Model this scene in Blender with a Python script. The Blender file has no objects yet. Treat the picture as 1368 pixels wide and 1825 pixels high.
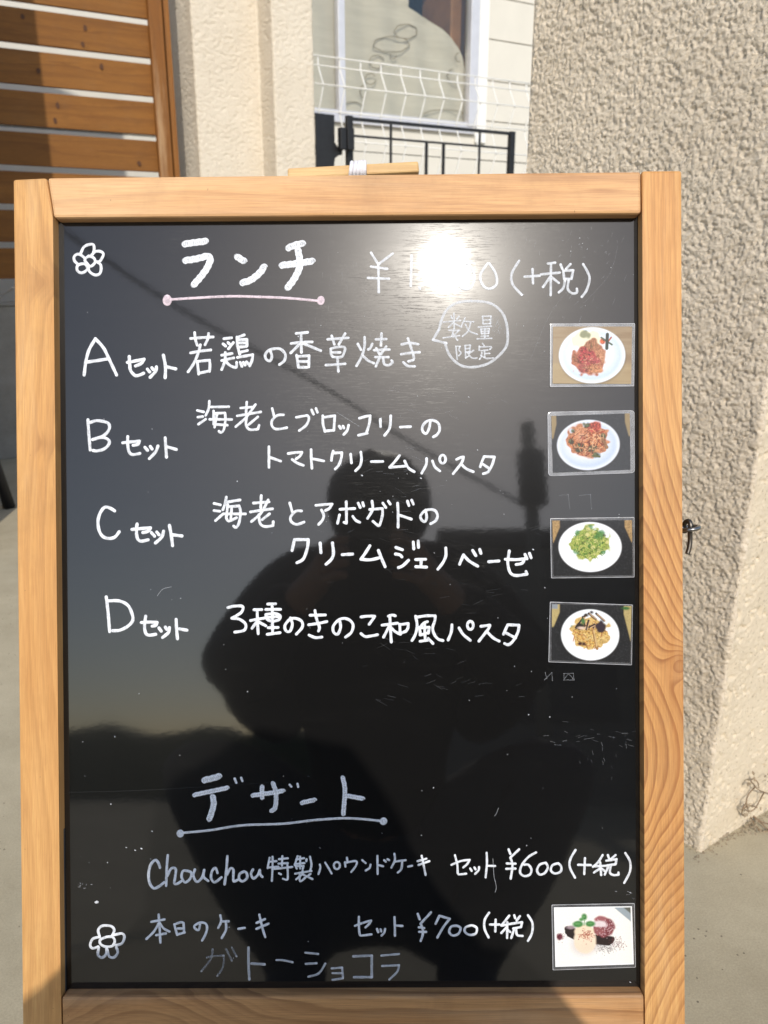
import bpy, bmesh, math, random
import numpy as np
from mathutils import Vector, Matrix

sc = bpy.context.scene
COL = sc.collection
random.seed(7)
R = math.radians

# ------------------------------------------------------------------ camera
F = 1476.0                     # focal length in photo pixels (photo is 1368 x 1825)
CX, CY = 684.0, 912.5
H = 0.84                       # lens height
PITCH = R(17.0)
D = 0.64                       # lens to front face of the menu board
cam_d = bpy.data.cameras.new("camera")
cam = bpy.data.objects.new("camera", cam_d)
COL.objects.link(cam)
cam.location = (0, 0, H)
cam.rotation_euler = (R(90) - PITCH, 0, 0)
cam_d.sensor_fit = 'VERTICAL'
cam_d.sensor_height = 36.0
cam_d.lens = 36.0 * F / 1825.0
cam_d.clip_start = 0.01
cam_d.clip_end = 500
cam_d.dof.use_dof = True
cam_d.dof.focus_distance = D + 0.012
cam_d.dof.aperture_fstop = 13.0
sc.camera = cam

# ------------------------------------------------------------------ light
SUN = Vector((0.069, -0.831, 0.553)).normalized()       # towards the sun (behind the camera)
world = bpy.data.worlds.new("World")
sc.world = world
world.use_nodes = True
wn = world.node_tree
wn.nodes.clear()
wo = wn.nodes.new('ShaderNodeOutputWorld')
wb = wn.nodes.new('ShaderNodeBackground')
sky = wn.nodes.new('ShaderNodeTexSky')
sky.sky_type = 'NISHITA'
sky.sun_disc = False
sky.sun_elevation = math.asin(SUN.z)
sky.sun_rotation = math.atan2(SUN.x, SUN.y)
sky.air_density = 1.0
sky.dust_density = 1.0
sky.ozone_density = 1.0
wb.inputs['Strength'].default_value = 0.15
wn.links.new(sky.outputs[0], wb.inputs[0])
wn.links.new(wb.outputs[0], wo.inputs[0])

sl = bpy.data.lights.new("sun", 'SUN')
sl.energy = 2.45
sl.angle = R(0.55)
sl.color = (1.0, 0.94, 0.84)
so = bpy.data.objects.new("sun", sl)
COL.objects.link(so)
so.rotation_euler = (-SUN).to_track_quat('-Z', 'Y').to_euler()

sc.view_settings.view_transform = 'Standard'
sc.view_settings.look = 'None'
sc.view_settings.exposure = 0.34
sc.view_settings.gamma = 1.0
sc.view_settings.use_curve_mapping = False

# ------------------------------------------------------------------ helpers
def lin(r, g, b):
    f = lambda c: (c/255/12.92) if c/255 <= 0.04045 else ((c/255+0.055)/1.055)**2.4
    return (f(r), f(g), f(b))

class NT:
    """tiny node-tree writer"""
    def __init__(s, name):
        s.m = bpy.data.materials.new(name); s.m.use_nodes = True
        s.t = s.m.node_tree; s.t.nodes.clear()
        s.out = s.n('ShaderNodeOutputMaterial')
        s.p = s.n('ShaderNodeBsdfPrincipled')
        s.l(s.p.outputs[0], s.out.inputs['Surface'])
    def n(s, kind, **kw):
        nd = s.t.nodes.new(kind)
        for k, v in kw.items(): setattr(nd, k, v)
        return nd
    def l(s, a, b): s.t.links.new(a, b)
    def coord(s, kind='Object'): return s.n('ShaderNodeTexCoord').outputs[kind]
    def mapping(s, vec, scale=(1, 1, 1), loc=(0, 0, 0), rot=(0, 0, 0)):
        m = s.n('ShaderNodeMapping')
        m.inputs['Location'].default_value = loc
        m.inputs['Rotation'].default_value = rot
        m.inputs['Scale'].default_value = scale
        s.l(vec, m.inputs['Vector']); return m.outputs[0]
    def noise(s, vec, scale, detail=4, rough=0.55, dist=0.0):
        nd = s.n('ShaderNodeTexNoise')
        nd.inputs['Scale'].default_value = scale
        nd.inputs['Detail'].default_value = detail
        nd.inputs['Roughness'].default_value = rough
        nd.inputs['Distortion'].default_value = dist
        s.l(vec, nd.inputs['Vector']); return nd.outputs[0]
    def math(s, op, a, b=None, clamp=False):
        nd = s.n('ShaderNodeMath', operation=op, use_clamp=clamp)
        for i, v in enumerate((a, b)):
            if v is None: continue
            if isinstance(v, (int, float)): nd.inputs[i].default_value = v
            else: s.l(v, nd.inputs[i])
        return nd.outputs[0]
    def ramp(s, fac, stops, interp='LINEAR'):
        nd = s.n('ShaderNodeValToRGB'); cr = nd.color_ramp; cr.interpolation = interp
        while len(cr.elements) < len(stops): cr.elements.new(0.5)
        for e, (p, c) in zip(cr.elements, stops):
            e.position = p; e.color = (*c, 1) if len(c) == 3 else c
        s.l(fac, nd.inputs[0]); return nd.outputs[0]
    def mix(s, fac, a, b, blend='MIX'):
        nd = s.n('ShaderNodeMix', data_type='RGBA', blend_type=blend)
        for i, v in ((0, fac), (6, a), (7, b)):
            if isinstance(v, (int, float)): nd.inputs[i].default_value = v
            elif isinstance(v, tuple): nd.inputs[i].default_value = (*v[:3], 1)
            else: s.l(v, nd.inputs[i])
        return nd.outputs[2]
    def bump(s, h, dist, strength=1.0):
        nd = s.n('ShaderNodeBump')
        nd.inputs['Distance'].default_value = dist
        nd.inputs['Strength'].default_value = strength
        s.l(h, nd.inputs['Height']); return nd.outputs[0]
    def set(s, **kw):
        for k, v in kw.items():
            i = s.p.inputs[k.replace('_', ' ')]
            if hasattr(v, 'is_linked') or hasattr(v, 'links'): s.l(v, i)
            else: i.default_value = (*v, 1) if isinstance(v, tuple) and len(v) == 3 else v
        return s

def plain(name, col, rough=0.6, metal=0.0, vary=0.12, scale=30, bump=0.0, spec=0.5):
    t = NT(name); c = t.coord()
    nz = t.noise(c, scale, 5)
    d = tuple(max(0, v*(1-vary)) for v in col); b = tuple(min(1, v*(1+vary)) for v in col)
    t.set(Base_Color=t.ramp(nz, [(0.3, d), (0.7, b)]), Roughness=rough, Metallic=metal)
    t.p.inputs['Specular IOR Level'].default_value = spec
    if bump: t.set(Normal=t.bump(t.noise(c, scale*6, 4), bump))
    return t.m

def mesh_obj(name, verts, faces, mat, parent=None, smooth=False):
    me = bpy.data.meshes.new(name)
    me.from_pydata([tuple(v) for v in verts], [], faces)
    me.update()
    if mat: me.materials.append(mat)
    if smooth: me.polygons.foreach_set('use_smooth', [True]*len(me.polygons))
    o = bpy.data.objects.new(name, me)
    COL.objects.link(o)
    if parent: o.parent = parent
    return o

def bm_obj(name, bm, mat, parent=None, smooth=False, bevel=0.0, seg=2):
    if bevel:
        bmesh.ops.bevel(bm, geom=[e for e in bm.edges], offset=bevel, segments=seg, profile=0.5, affect='EDGES')
    bmesh.ops.recalc_face_normals(bm, faces=bm.faces[:])
    me = bpy.data.meshes.new(name); bm.to_mesh(me); bm.free()
    if mat: me.materials.append(mat)
    if smooth: me.polygons.foreach_set('use_smooth', [True]*len(me.polygons))
    o = bpy.data.objects.new(name, me)
    COL.objects.link(o)
    if parent: o.parent = parent
    return o

def add_box(bm, x0, x1, y0, y1, z0, z1):
    vs = [bm.verts.new(p) for p in ((x0,y0,z0),(x1,y0,z0),(x1,y1,z0),(x0,y1,z0),(x0,y0,z1),(x1,y0,z1),(x1,y1,z1),(x0,y1,z1))]
    for f in ((3,2,1,0),(4,5,6,7),(0,1,5,4),(1,2,6,5),(2,3,7,6),(3,0,4,7)):
        bm.faces.new([vs[i] for i in f])

def box(name, x0, x1, y0, y1, z0, z1, mat, parent=None, bevel=0.0):
    bm = bmesh.new(); add_box(bm, x0, x1, y0, y1, z0, z1)
    return bm_obj(name, bm, mat, parent, bevel=bevel)

def prism(name, pts, z0, z1, mat, parent=None, bevel=0.0, flip=None):
    """outline pts (x,y) extruded z0..z1; flip maps (x,y,z)->(x,z,y) style frames"""
    bm = bmesh.new()
    f = flip or (lambda x, y, z: (x, y, z))
    a = [bm.verts.new(f(x, y, z0)) for x, y in pts]
    b = [bm.verts.new(f(x, y, z1)) for x, y in pts]
    n = len(pts)
    bm.faces.new(a[::-1]); bm.faces.new(b)
    for i in range(n): bm.faces.new([a[i], a[(i+1) % n], b[(i+1) % n], b[i]])
    return bm_obj(name, bm, mat, parent, bevel=bevel)

def tube_bm(bm, pts, r, n=8, closed=False, taper=None):
    pts = [Vector(p) for p in pts]
    rings = []
    m = len(pts)
    prev = None
    for i, p in enumerate(pts):
        a = pts[(i-1) % m] if (i > 0 or closed) else p
        b = pts[(i+1) % m] if (i < m-1 or closed) else p
        t = (b-a).normalized()
        if prev is None:
            up = Vector((0, 0, 1)) if abs(t.z) < 0.9 else Vector((1, 0, 0))
            s = t.cross(up).normalized()
        else:
            s = (prev - t*prev.dot(t)).normalized()
        prev = s
        q = t.cross(s).normalized()
        rr = r*(taper[i] if taper else 1)
        rings.append([bm.verts.new(p + (s*math.cos(2*math.pi*k/n) + q*math.sin(2*math.pi*k/n))*rr) for k in range(n)])
    for i in range(m if closed else m-1):
        A, B = rings[i], rings[(i+1) % m]
        for k in range(n): bm.faces.new([A[k], A[(k+1) % n], B[(k+1) % n], B[k]])
    if not closed:
        bm.faces.new(rings[0][::-1]); bm.faces.new(rings[-1])

def tube(name, pts, r, mat, parent=None, n=8, closed=False, taper=None):
    bm = bmesh.new(); tube_bm(bm, pts, r, n, closed, taper)
    return bm_obj(name, bm, mat, parent, smooth=True)

def empty(name, loc, label, cat, group=None, rot=(0, 0, 0)):
    o = bpy.data.objects.new(name, None); COL.objects.link(o)
    o.location = loc; o.rotation_euler = rot; o.empty_display_size = 0.1
    o['label'] = label; o['category'] = cat
    if group: o['group'] = group
    return o

def tag(o, label=None, cat=None, group=None, kind=None):
    if label: o['label'] = label
    if cat: o['category'] = cat
    if group: o['group'] = group
    if kind: o['kind'] = kind
    return o

# pixel of the photo -> ray in the world
def ray(px, py):
    x = (px-CX)/F; y = (CY-py)/F
    c, s = math.cos(PITCH), math.sin(PITCH)
    return Vector((x, c + y*s, -s + y*c))
CAM = Vector((0, 0, H))
TH = R(30.5)                    # heading of the fence, gate and house fronts
U = Vector((math.cos(TH), math.sin(TH), 0))
NB = Vector((-math.sin(TH), math.cos(TH), 0))   # away from the camera

class Front:
    """a vertical plane standing on the ground at p (x,y), heading th"""
    def __init__(s, x, y, th=TH):
        s.o = Vector((x, y, 0)); s.th = th
        s.u = Vector((math.cos(th), math.sin(th), 0)); s.n = Vector((-math.sin(th), math.cos(th), 0))
    def at(s, px, py, off=0.0):
        r = ray(px, py)
        t = ((s.o + s.n*off) - CAM).dot(s.n)/r.dot(s.n)
        p = CAM + r*t - s.o
        return p.dot(s.u), p.z
    def empty(s, name, label, cat, group=None):
        return empty(name, s.o, label, cat, group, (0, 0, s.th))

def refl(px, py, dist):
    """where a thing stands that the board's glossy face shows at this pixel"""
    r = ray(px, py).normalized()
    n = Vector((0, -math.cos(PITCH), math.sin(PITCH)))
    dd = (D + 0.011)
    t = dd / (-r.dot(n))
    q = CAM + r*t
    rr = r - n*(2*r.dot(n))
    return q + rr*dist

# numpy value noise ------------------------------------------------------
def vnoise(x, y, seed):
    rs = np.random.RandomState(seed)
    G = rs.rand(256, 256)
    xi = np.floor(x).astype(int); yi = np.floor(y).astype(int)
    fx = x-xi; fy = y-yi
    fx = fx*fx*(3-2*fx); fy = fy*fy*(3-2*fy)
    a = G[xi % 256, yi % 256]; b = G[(xi+1) % 256, yi % 256]
    c = G[xi % 256, (yi+1) % 256]; d = G[(xi+1) % 256, (yi+1) % 256]
    return (a*(1-fx)+b*fx)*(1-fy) + (c*(1-fx)+d*fx)*fy

def grid_mesh(name, P, mat, parent=None, smooth=True, closed=False):
    """P: (m,n,3) array of points"""
    m, n, _ = P.shape
    idx = np.arange(m*n).reshape(m, n)
    q = np.stack([idx[:-1, :-1], idx[1:, :-1], idx[1:, 1:], idx[:-1, 1:]], -1).reshape(-1, 4)
    me = bpy.data.meshes.new(name)
    me.vertices.add(m*n); me.vertices.foreach_set('co', P.reshape(-1).astype(np.float32))
    me.loops.add(q.size); me.loops.foreach_set('vertex_index', q.reshape(-1).astype(np.int32))
    me.polygons.add(len(q))
    me.polygons.foreach_set('loop_start', np.arange(0, q.size, 4, dtype=np.int32))
    me.polygons.foreach_set('loop_total', np.full(len(q), 4, dtype=np.int32))
    me.polygons.foreach_set('use_smooth', np.full(len(q), smooth))
    me.update(calc_edges=True)
    me.materials.append(mat)
    o = bpy.data.objects.new(name, me); COL.objects.link(o)
    if parent: o.parent = parent
    return o

# ------------------------------------------------------------------ materials
def mat_concrete(name, a, b, speck=True):
    t = NT(name); c = t.coord()
    big = t.noise(c, 2.2, 6, 0.6, 0.4)
    mid = t.noise(c, 14, 6, 0.65)
    col = t.ramp(t.math('ADD', t.math('MULTIPLY', big, 0.6), t.math('MULTIPLY', mid, 0.4)), [(0.34, a), (0.66, b)])
    fine = t.noise(c, 420, 3, 0.7)
    col = t.mix(0.22, col, t.ramp(fine, [(0.3, (0.1, 0.09, 0.07)), (0.7, (0.8, 0.78, 0.7))]), 'OVERLAY')
    if speck:
        v = t.n('ShaderNodeTexVoronoi'); v.inputs['Scale'].default_value = 60
        t.l(t.mapping(c, (1, 1, 1)), v.inputs['Vector'])
        sp = t.math('MULTIPLY', t.math('LESS_THAN', v.outputs['Distance'], 0.085), t.math('GREATER_THAN', t.noise(c, 9, 2), 0.47))
        col = t.mix(t.math('MULTIPLY', sp, 0.75), col, (0.05, 0.035, 0.02))
    t.set(Base_Color=col, Roughness=0.9)
    h = t.math('ADD', t.math('MULTIPLY', fine, 0.3), t.noise(c, 60, 6, 0.6))
    t.set(Normal=t.bump(h, 0.0016, 0.5))
    return t.m

def mat_stucco(name, a, b, dirt, fine_scale=500, bd=0.0012, lowdirt=True):
    t = NT(name); c = t.coord()
    n1 = t.noise(c, 5, 6, 0.65)
    n2 = t.noise(c, 130, 4, 0.6)
    col = t.ramp(t.math('ADD', t.math('MULTIPLY', n1, 0.6), t.math('MULTIPLY', n2, 0.4)), [(0.3, a), (0.7, b)])
    pits = t.ramp(t.noise(c, 190, 3, 0.5), [(0.30, (1, 1, 1)), (0.40, (0, 0, 0))])
    col = t.mix(t.math('MULTIPLY', pits, 0.55), col, dirt)
    stain = t.ramp(t.noise(t.mapping(c, (9, 9, 1.2)), 1.0, 5, 0.7), [(0.55, (0, 0, 0)), (0.8, (1, 1, 1))])
    col = t.mix(t.math('MULTIPLY', stain, 0.28), col, dirt)
    t.set(Base_Color=col, Roughness=0.95)
    t.p.inputs['Specular IOR Level'].default_value = 0.2
    t.set(Normal=t.bump(t.noise(c, fine_scale, 5, 0.65), bd))
    return t.m

def mat_wood(name, light, mid, dark, along='Y', ring=150.0, warp=0.012, hump=None, line=0.6, seed=0.0, knots=(), fade=None, objvar=False, fib=0.35, rough=0.55, blotch=0.25):
    """planed softwood: ring lines across the grain, stretched fibre noise, colour patches.
    hump=(amp, centre, width) bends the ring lines sideways round a knot"""
    t = NT(name); c = t.coord()
    sep = t.n('ShaderNodeSeparateXYZ'); t.l(c, sep.inputs[0])
    if along == 'Y': A, L = sep.outputs[0], sep.outputs[1]; st = (1, 0.09, 1); fs = (1, 0.02, 1)
    else: A, L = sep.outputs[1], sep.outputs[0]; st = (0.09, 1, 1); fs = (0.02, 1, 1)
    if along == 'Z': A, L = sep.outputs[0], sep.outputs[2]; st = (1, 1, 0.09); fs = (1, 1, 0.02)
    if along == 'XZ': A, L = sep.outputs[2], sep.outputs[0]; st = (0.09, 1, 1); fs = (0.02, 1, 1)
    wv = t.noise(t.mapping(c, st, (seed, seed*1.7, seed*0.6)), 14, 3, 0.5)
    g = t.math('ADD', A, t.math('MULTIPLY', t.math('SUBTRACT', wv, 0.5), warp*6))
    if hump:
        for amp, cen, wid in hump:
            e = t.math('DIVIDE', t.math('SUBTRACT', L, cen), wid)
            e = t.math('POWER', 2.718, t.math('MULTIPLY', t.math('MULTIPLY', e, e), -1.0))
            g = t.math('SUBTRACT', g, t.math('MULTIPLY', e, amp))
    kmask = None
    for kn_ in knots:
        kx, ky, kr, ka = kn_[:4]; kry = kn_[4] if len(kn_) > 4 else kr
        dx = t.math('DIVIDE', t.math('SUBTRACT', sep.outputs[0], kx), kr)
        dy = t.math('DIVIDE', t.math('SUBTRACT', sep.outputs[1] if along in ('X', 'Y') else sep.outputs[2], ky), kry)
        e = t.math('POWER', 2.718, t.math('MULTIPLY', t.math('ADD', t.math('MULTIPLY', dx, dx), t.math('MULTIPLY', dy, dy)), -1.0))
        g = t.math('SUBTRACT', g, t.math('MULTIPLY', e, ka))
        kmask = e if kmask is None else t.math('MAXIMUM', kmask, e)
    wob = t.noise(t.mapping(c, (1, 1, 1), (seed, 0, 0)), 60, 3, 0.6)
    g = t.math('ADD', g, t.math('MULTIPLY', wob, 0.0012))
    irr = t.noise(t.mapping(c, st, (seed*2, 7, 1)), 30, 2, 0.5)
    fr = t.math('FRACT', t.math('ADD', t.math('MULTIPLY', g, ring), t.math('MULTIPLY', irr, 1.9)))
    ringc = t.ramp(fr, [(0.0, (0.0,)*3), (0.55, (0.25,)*3), (0.86, (1.0,)*3), (0.94, (0.9,)*3), (1.0, (0.0,)*3)])
    pat = t.noise(t.mapping(c, st, (seed*3, 1, 2)), 22, 5, 0.6)
    col = t.ramp(pat, [(0.32, light), (0.72, mid)])
    rv = t.math('MULTIPLY', t.math('MULTIPLY', ringc, line), t.ramp(t.noise(t.mapping(c, st, (seed*5, 4, 1)), 16, 3), [(0.3, (0.35,)*3), (0.62, (1,)*3)]))
    if fade:
        rv = t.math('MULTIPLY', rv, t.ramp(L, fade))
    col = t.mix(rv, col, dark)
    if kmask is not None: col = t.mix(t.math('MULTIPLY', kmask, 0.55), col, dark)
    f = t.noise(t.mapping(c, fs, (seed, 2, 5)), 1400, 4, 0.6)
    col = t.mix(fib, col, t.ramp(f, [(0.3, (0.22,)*3), (0.7, (0.78,)*3)]), 'OVERLAY')
    bl = t.ramp(t.noise(t.mapping(c, (1, 0.6, 1), (seed*7, 0, 3)), 18, 5, 0.65), [(0.5, (0,)*3), (0.8, (1,)*3)])
    col = t.mix(t.math('MULTIPLY', bl, blotch), col, tuple(v*0.55 for v in mid))
    fr2 = t.math('FRACT', t.math('ADD', t.math('MULTIPLY', g, ring*2.7), t.math('MULTIPLY', irr, 5.0)))
    col = t.mix(t.math('MULTIPLY', t.ramp(fr2, [(0.4, (0,)*3), (0.9, (1,)*3), (1.0, (0,)*3)]), 0.16), col, dark)
    grime = t.ramp(t.noise(t.mapping(c, (1, 1, 1), (seed*2, 3, 3)), 7, 8, 0.75), [(0.52, (0,)*3), (0.75, (1,)*3)])
    col = t.mix(t.math('MULTIPLY', grime, 0.22), col, (0.22, 0.14, 0.08))
    pale = t.ramp(t.noise(t.mapping(c, st, (seed*4, 8, 1)), 9, 6, 0.7), [(0.50, (0,)*3), (0.68, (1,)*3)])
    if not objvar: col = t.mix(t.math('MULTIPLY', pale, 0.40), col, (0.76, 0.56, 0.34))
    rust = t.ramp(t.noise(t.mapping(c, st, (seed*6, 5, 8)), 12, 6, 0.7), [(0.54, (0,)*3), (0.72, (1,)*3)])
    col = t.mix(t.math('MULTIPLY', rust, 0.35), col, tuple(v*k_ for v, k_ in zip(mid, (0.85, 0.7, 0.55))))
    if objvar:
        oi = t.n('ShaderNodeObjectInfo')
        col = t.mix(t.math('MULTIPLY', oi.outputs['Random'], 0.35), col, tuple(v*0.6 for v in mid))
    # small nicks
    nk = t.ramp(t.noise(t.mapping(c, (1, 1, 1), (seed, 9, 9)), 240, 2, 0.5), [(0.74, (0,)*3), (0.78, (1,)*3)])
    col = t.mix(t.math('MULTIPLY', nk, 0.5), col, (0.10, 0.05, 0.02))
    t.set(Base_Color=col, Roughness=rough)
    t.p.inputs['Specular IOR Level'].default_value = 0.35
    hgt = t.math('ADD', t.math('MULTIPLY', f, 0.5), t.math('MULTIPLY', fr, 0.6))
    t.set(Normal=t.bump(hgt, 0.0006, 0.6))
    return t.m

M = {}
M['ground'] = mat_concrete('ground_concrete', (0.35, 0.30, 0.205), (0.48, 0.42, 0.30))
M['lowwall'] = mat_concrete('low_wall_concrete', (0.22, 0.205, 0.18), (0.33, 0.31, 0.28), speck=False)
M['stucco_smooth'] = mat_stucco('stucco_smooth', (0.64, 0.54, 0.40), (0.76, 0.66, 0.51), (0.30, 0.22, 0.13), 420, 0.0016)
M['stucco_rough'] = mat_stucco('stucco_rough', (0.72, 0.61, 0.47), (0.86, 0.745, 0.59), (0.20, 0.17, 0.13), 420, 0.0030)
M['stucco_far'] = mat_stucco('stucco_far', (0.64, 0.565, 0.455), (0.74, 0.665, 0.55), (0.42, 0.33, 0.22), 260, 0.003)

# board woods
M['pineL'] = mat_wood('pine_left', (0.68, 0.385, 0.145), (0.52, 0.255, 0.075), (0.33, 0.15, 0.05), 'Y', 42, 0.014, [(0.03, 0.86, 0.14), (0.03, 0.35, 0.2)], 0.42, 1.3, knots=((-0.262, 0.735, 0.008, 0.012), (-0.262, 0.86, 0.012, 0.02)), blotch=0.45)
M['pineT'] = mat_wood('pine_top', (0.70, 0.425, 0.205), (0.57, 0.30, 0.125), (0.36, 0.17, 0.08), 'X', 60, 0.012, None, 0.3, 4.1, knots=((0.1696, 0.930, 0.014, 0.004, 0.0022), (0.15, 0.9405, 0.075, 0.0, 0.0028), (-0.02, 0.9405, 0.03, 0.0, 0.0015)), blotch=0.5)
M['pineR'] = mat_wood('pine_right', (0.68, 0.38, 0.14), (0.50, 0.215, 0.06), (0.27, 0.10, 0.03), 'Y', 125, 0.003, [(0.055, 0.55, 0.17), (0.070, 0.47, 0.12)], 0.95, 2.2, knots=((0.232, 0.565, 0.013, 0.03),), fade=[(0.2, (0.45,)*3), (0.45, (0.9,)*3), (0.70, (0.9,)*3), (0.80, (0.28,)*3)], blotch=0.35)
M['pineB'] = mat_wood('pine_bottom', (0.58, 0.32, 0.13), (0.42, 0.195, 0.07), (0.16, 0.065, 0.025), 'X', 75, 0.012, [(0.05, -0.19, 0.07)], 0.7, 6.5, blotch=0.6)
M['pineH'] = mat_wood('pine_handle', (0.72, 0.50, 0.24), (0.60, 0.37, 0.14), (0.42, 0.22, 0.08), 'X', 90, 0.006, None, 0.3, 8.5)
M['fence'] = mat_wood('fence_stain', (0.30, 0.125, 0.022), (0.225, 0.088, 0.014), (0.13, 0.045, 0.009), 'XZ', 22, 0.012, None, 0.5, 3.3, objvar=True, fib=0.45, rough=0.65, blotch=0.2)
M['fencepost'] = mat_wood('fence_post_stain', (0.28, 0.112, 0.02), (0.21, 0.08, 0.013), (0.12, 0.04, 0.008), 'Z', 30, 0.01, None, 0.35, 5.3, fib=0.25, rough=0.6, blotch=0.2)
M['knot'] = plain('knot', (0.09, 0.032, 0.008), 0.7)
M['black_metal'] = plain('black_metal', (0.014, 0.014, 0.016), 0.45, 0.2, 0.2, 40)
M['white_metal'] = plain('white_metal', (0.80, 0.79, 0.76), 0.4, 0.0, 0.04, 20)
M['siding'] = plain('white_siding', (0.66, 0.63, 0.56), 0.55, 0.0, 0.03, 6, 0.0006)
M['alu'] = plain('pale_aluminium', (0.62, 0.62, 0.66), 0.4, 0.3, 0.04, 20)
M['steel'] = plain('dull_steel', (0.30, 0.29, 0.28), 0.28, 1.0, 0.25, 200)
M['steel_dark'] = plain('dark_steel', (0.12, 0.105, 0.09), 0.38, 1.0, 0.3, 200)
M['string'] = plain('white_string', (0.85, 0.82, 0.85), 0.8, 0, 0.06, 300, 0.0008)
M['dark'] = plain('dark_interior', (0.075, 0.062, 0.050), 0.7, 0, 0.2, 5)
M['cabinet'] = plain('brown_cabinet', (0.42, 0.20, 0.07), 0.5, 0, 0.2, 8)
M['twig'] = plain('dry_twig', (0.27, 0.19, 0.12), 0.9, 0, 0.3, 120)
M['leafdry'] = plain('dry_leaf', (0.28, 0.22, 0.15), 0.9, 0, 0.3, 120)
M['slate'] = plain('charcoal_plastic', (0.055, 0.06, 0.07), 0.5, 0, 0.2, 20)
M['cloth_dark'] = plain('dark_jacket', (0.020, 0.021, 0.026), 0.9, 0, 0.2, 60)
M['cloth_blue'] = plain('dark_jeans', (0.03, 0.04, 0.07), 0.9, 0, 0.2, 60)
M['skin'] = plain('skin', (0.50, 0.30, 0.21), 0.55, 0, 0.08, 30)
M['hair'] = plain('black_hair', (0.012, 0.010, 0.009), 0.5, 0, 0.3, 200)
M['renderwall'] = plain('house_render', (0.22, 0.21, 0.20), 0.9, 0, 0.1, 3)
M['roof'] = plain('roof_tiles', (0.05, 0.05, 0.055), 0.7, 0, 0.2, 20)
M['hedge'] = plain('hedge_leaf', (0.035, 0.06, 0.02), 0.8, 0, 0.4, 30)

# ------------------------------------------------------------------ ground
P = np.zeros((61, 61, 3)); g = np.linspace(-1, 1, 61); g = np.sign(g)*np.abs(g)**2.2*90
P[..., 0] = g[:, None]; P[..., 1] = g[None, :]
ground = grid_mesh('ground', P, M['ground'], smooth=False); tag(ground, kind='structure')

# ------------------------------------------------------------------ stucco strips
def strip(name, path, z0, z1, step, mat, hfun, parent=None, rad=0.008, split=None, lean=0.0):
    """vertical strip along a 2D path with rounded corners, displaced outwards by hfun(s,z)"""
    pts = [Vector(p) for p in path]
    S = []; Nn = []; Pn = []
    # resample with rounded corners
    dense = []
    for i in range(len(pts)-1):
        a, b = pts[i], pts[i+1]; L = (b-a).length; k = max(2, int(L/step))
        for j in range(k): dense.append(a + (b-a)*(j/k))
    dense.append(pts[-1])
    dn = np.array([[p.x, p.y] for p in dense])
    w = max(1, int(rad/step))
    sm = dn.copy()
    for i in range(len(dn)):
        a = max(0, i-w); b = min(len(dn), i+w+1); k = min(i-a, b-1-i)
        sm[i] = dn[i-k:i+k+1].mean(0)
    dn = sm
    tg = np.gradient(dn, axis=0); tg /= np.linalg.norm(tg, axis=1)[:, None]+1e-9
    nr = np.stack([tg[:, 1], -tg[:, 0]], 1)      # right-hand side of the path faces outwards
    s = np.concatenate([[0], np.cumsum(np.linalg.norm(np.diff(dn, axis=0), axis=1))])
    z = np.arange(z0, z1, step)
    Sg, Zg = np.meshgrid(s, z, indexing='ij')
    h = hfun(Sg, Zg)
    P = np.zeros(Sg.shape+(3,))
    P[..., 0] = dn[:, None, 0] + nr[:, None, 0]*h
    P[..., 1] = dn[:, None, 1] + nr[:, None, 1]*h
    P[..., 2] = Zg
    P[..., 0] += lean*Zg
    if split:
        k = int(np.searchsorted(s, split[0]))
        grid_mesh(split[1], P[k:], split[2], parent)
        P = P[:k+1]
    return grid_mesh(name, P, mat, parent)

# near pillar: grey raking face (left) and sunlit face (right), meeting at the corner
ratio = H/0.98*0.98
CP = Vector((0.375/0.685*H + 0.007, 0.836/0.685*H))                  # corner on the ground
TP = R(34)
UP = Vector((math.cos(TP), math.sin(TP)))
LW = 0.451
BL = CP + Vector((-UP.y, UP.x))*LW                            # left end of the grey face
def corner_dist(s): return np.abs(s-LW)
def h_near(s, z):
    # coarse spatter left of the corner, trowelled flat with pits on the right of it
    wx = vnoise(s*90, z*90, 21)*1.0; wy = vnoise(s*90+9, z*90, 27)*1.0
    a = vnoise(s*165+wx, z*165+wy, 1); b = vnoise(s*320+wy, z*320, 2); c = vnoise(s*70, z*70, 3); d = vnoise(s*555, z*555, 9)
    n = a*0.42 + b*0.36 + c*0.08 + d*0.14
    rough = np.clip((n-0.46)*5.5, -1.2, 0.7)*0.0012 + (b-0.5)*0.0014 + (d-0.5)*0.0018 + (c-.5)*0.0008
    flat = -np.clip(vnoise(s*190, z*260, 4)*0.6+vnoise(s*80, z*110, 5)*0.4-0.63, 0, 1)*0.018 + (vnoise(s*22, z*22, 6)-0.5)*0.0016 + (vnoise(s*300, z*300, 8)-0.5)*0.0012
    k = np.clip((s-LW-0.001)/0.006, 0, 1)
    wob = (vnoise(z*30, z*0+3, 10)-0.5)*0.005*np.exp(-((s-LW)/0.015)**2)
    return rough*(1-k) + flat*k + wob
pil = empty('stucco_pillar', (CP.x, CP.y, 0), 'thick rough stucco pillar on the right, grey coarse side and sunlit smooth side', 'pillar')
def rel(o):
    return o
pth = [tuple(BL - CP), (0, 0), tuple(UP*0.62)]
st = strip('rough_face', pth, -0.01, 1.262, 0.0018, M['stucco_rough'], h_near, pil, rad=0.004, split=(LW+0.003, 'smooth_face', M['stucco_smooth']), lean=0.010)
bk = Vector((-UP.y, UP.x))*LW
strip('upper_face', pth, 1.258, 1.555, 0.007, M['stucco_rough'], h_near, pil, rad=0.004, split=(LW+0.003, 'upper_face', M['stucco_smooth']), lean=0.010)
e2 = UP*0.62
bm = bmesh.new()
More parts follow.
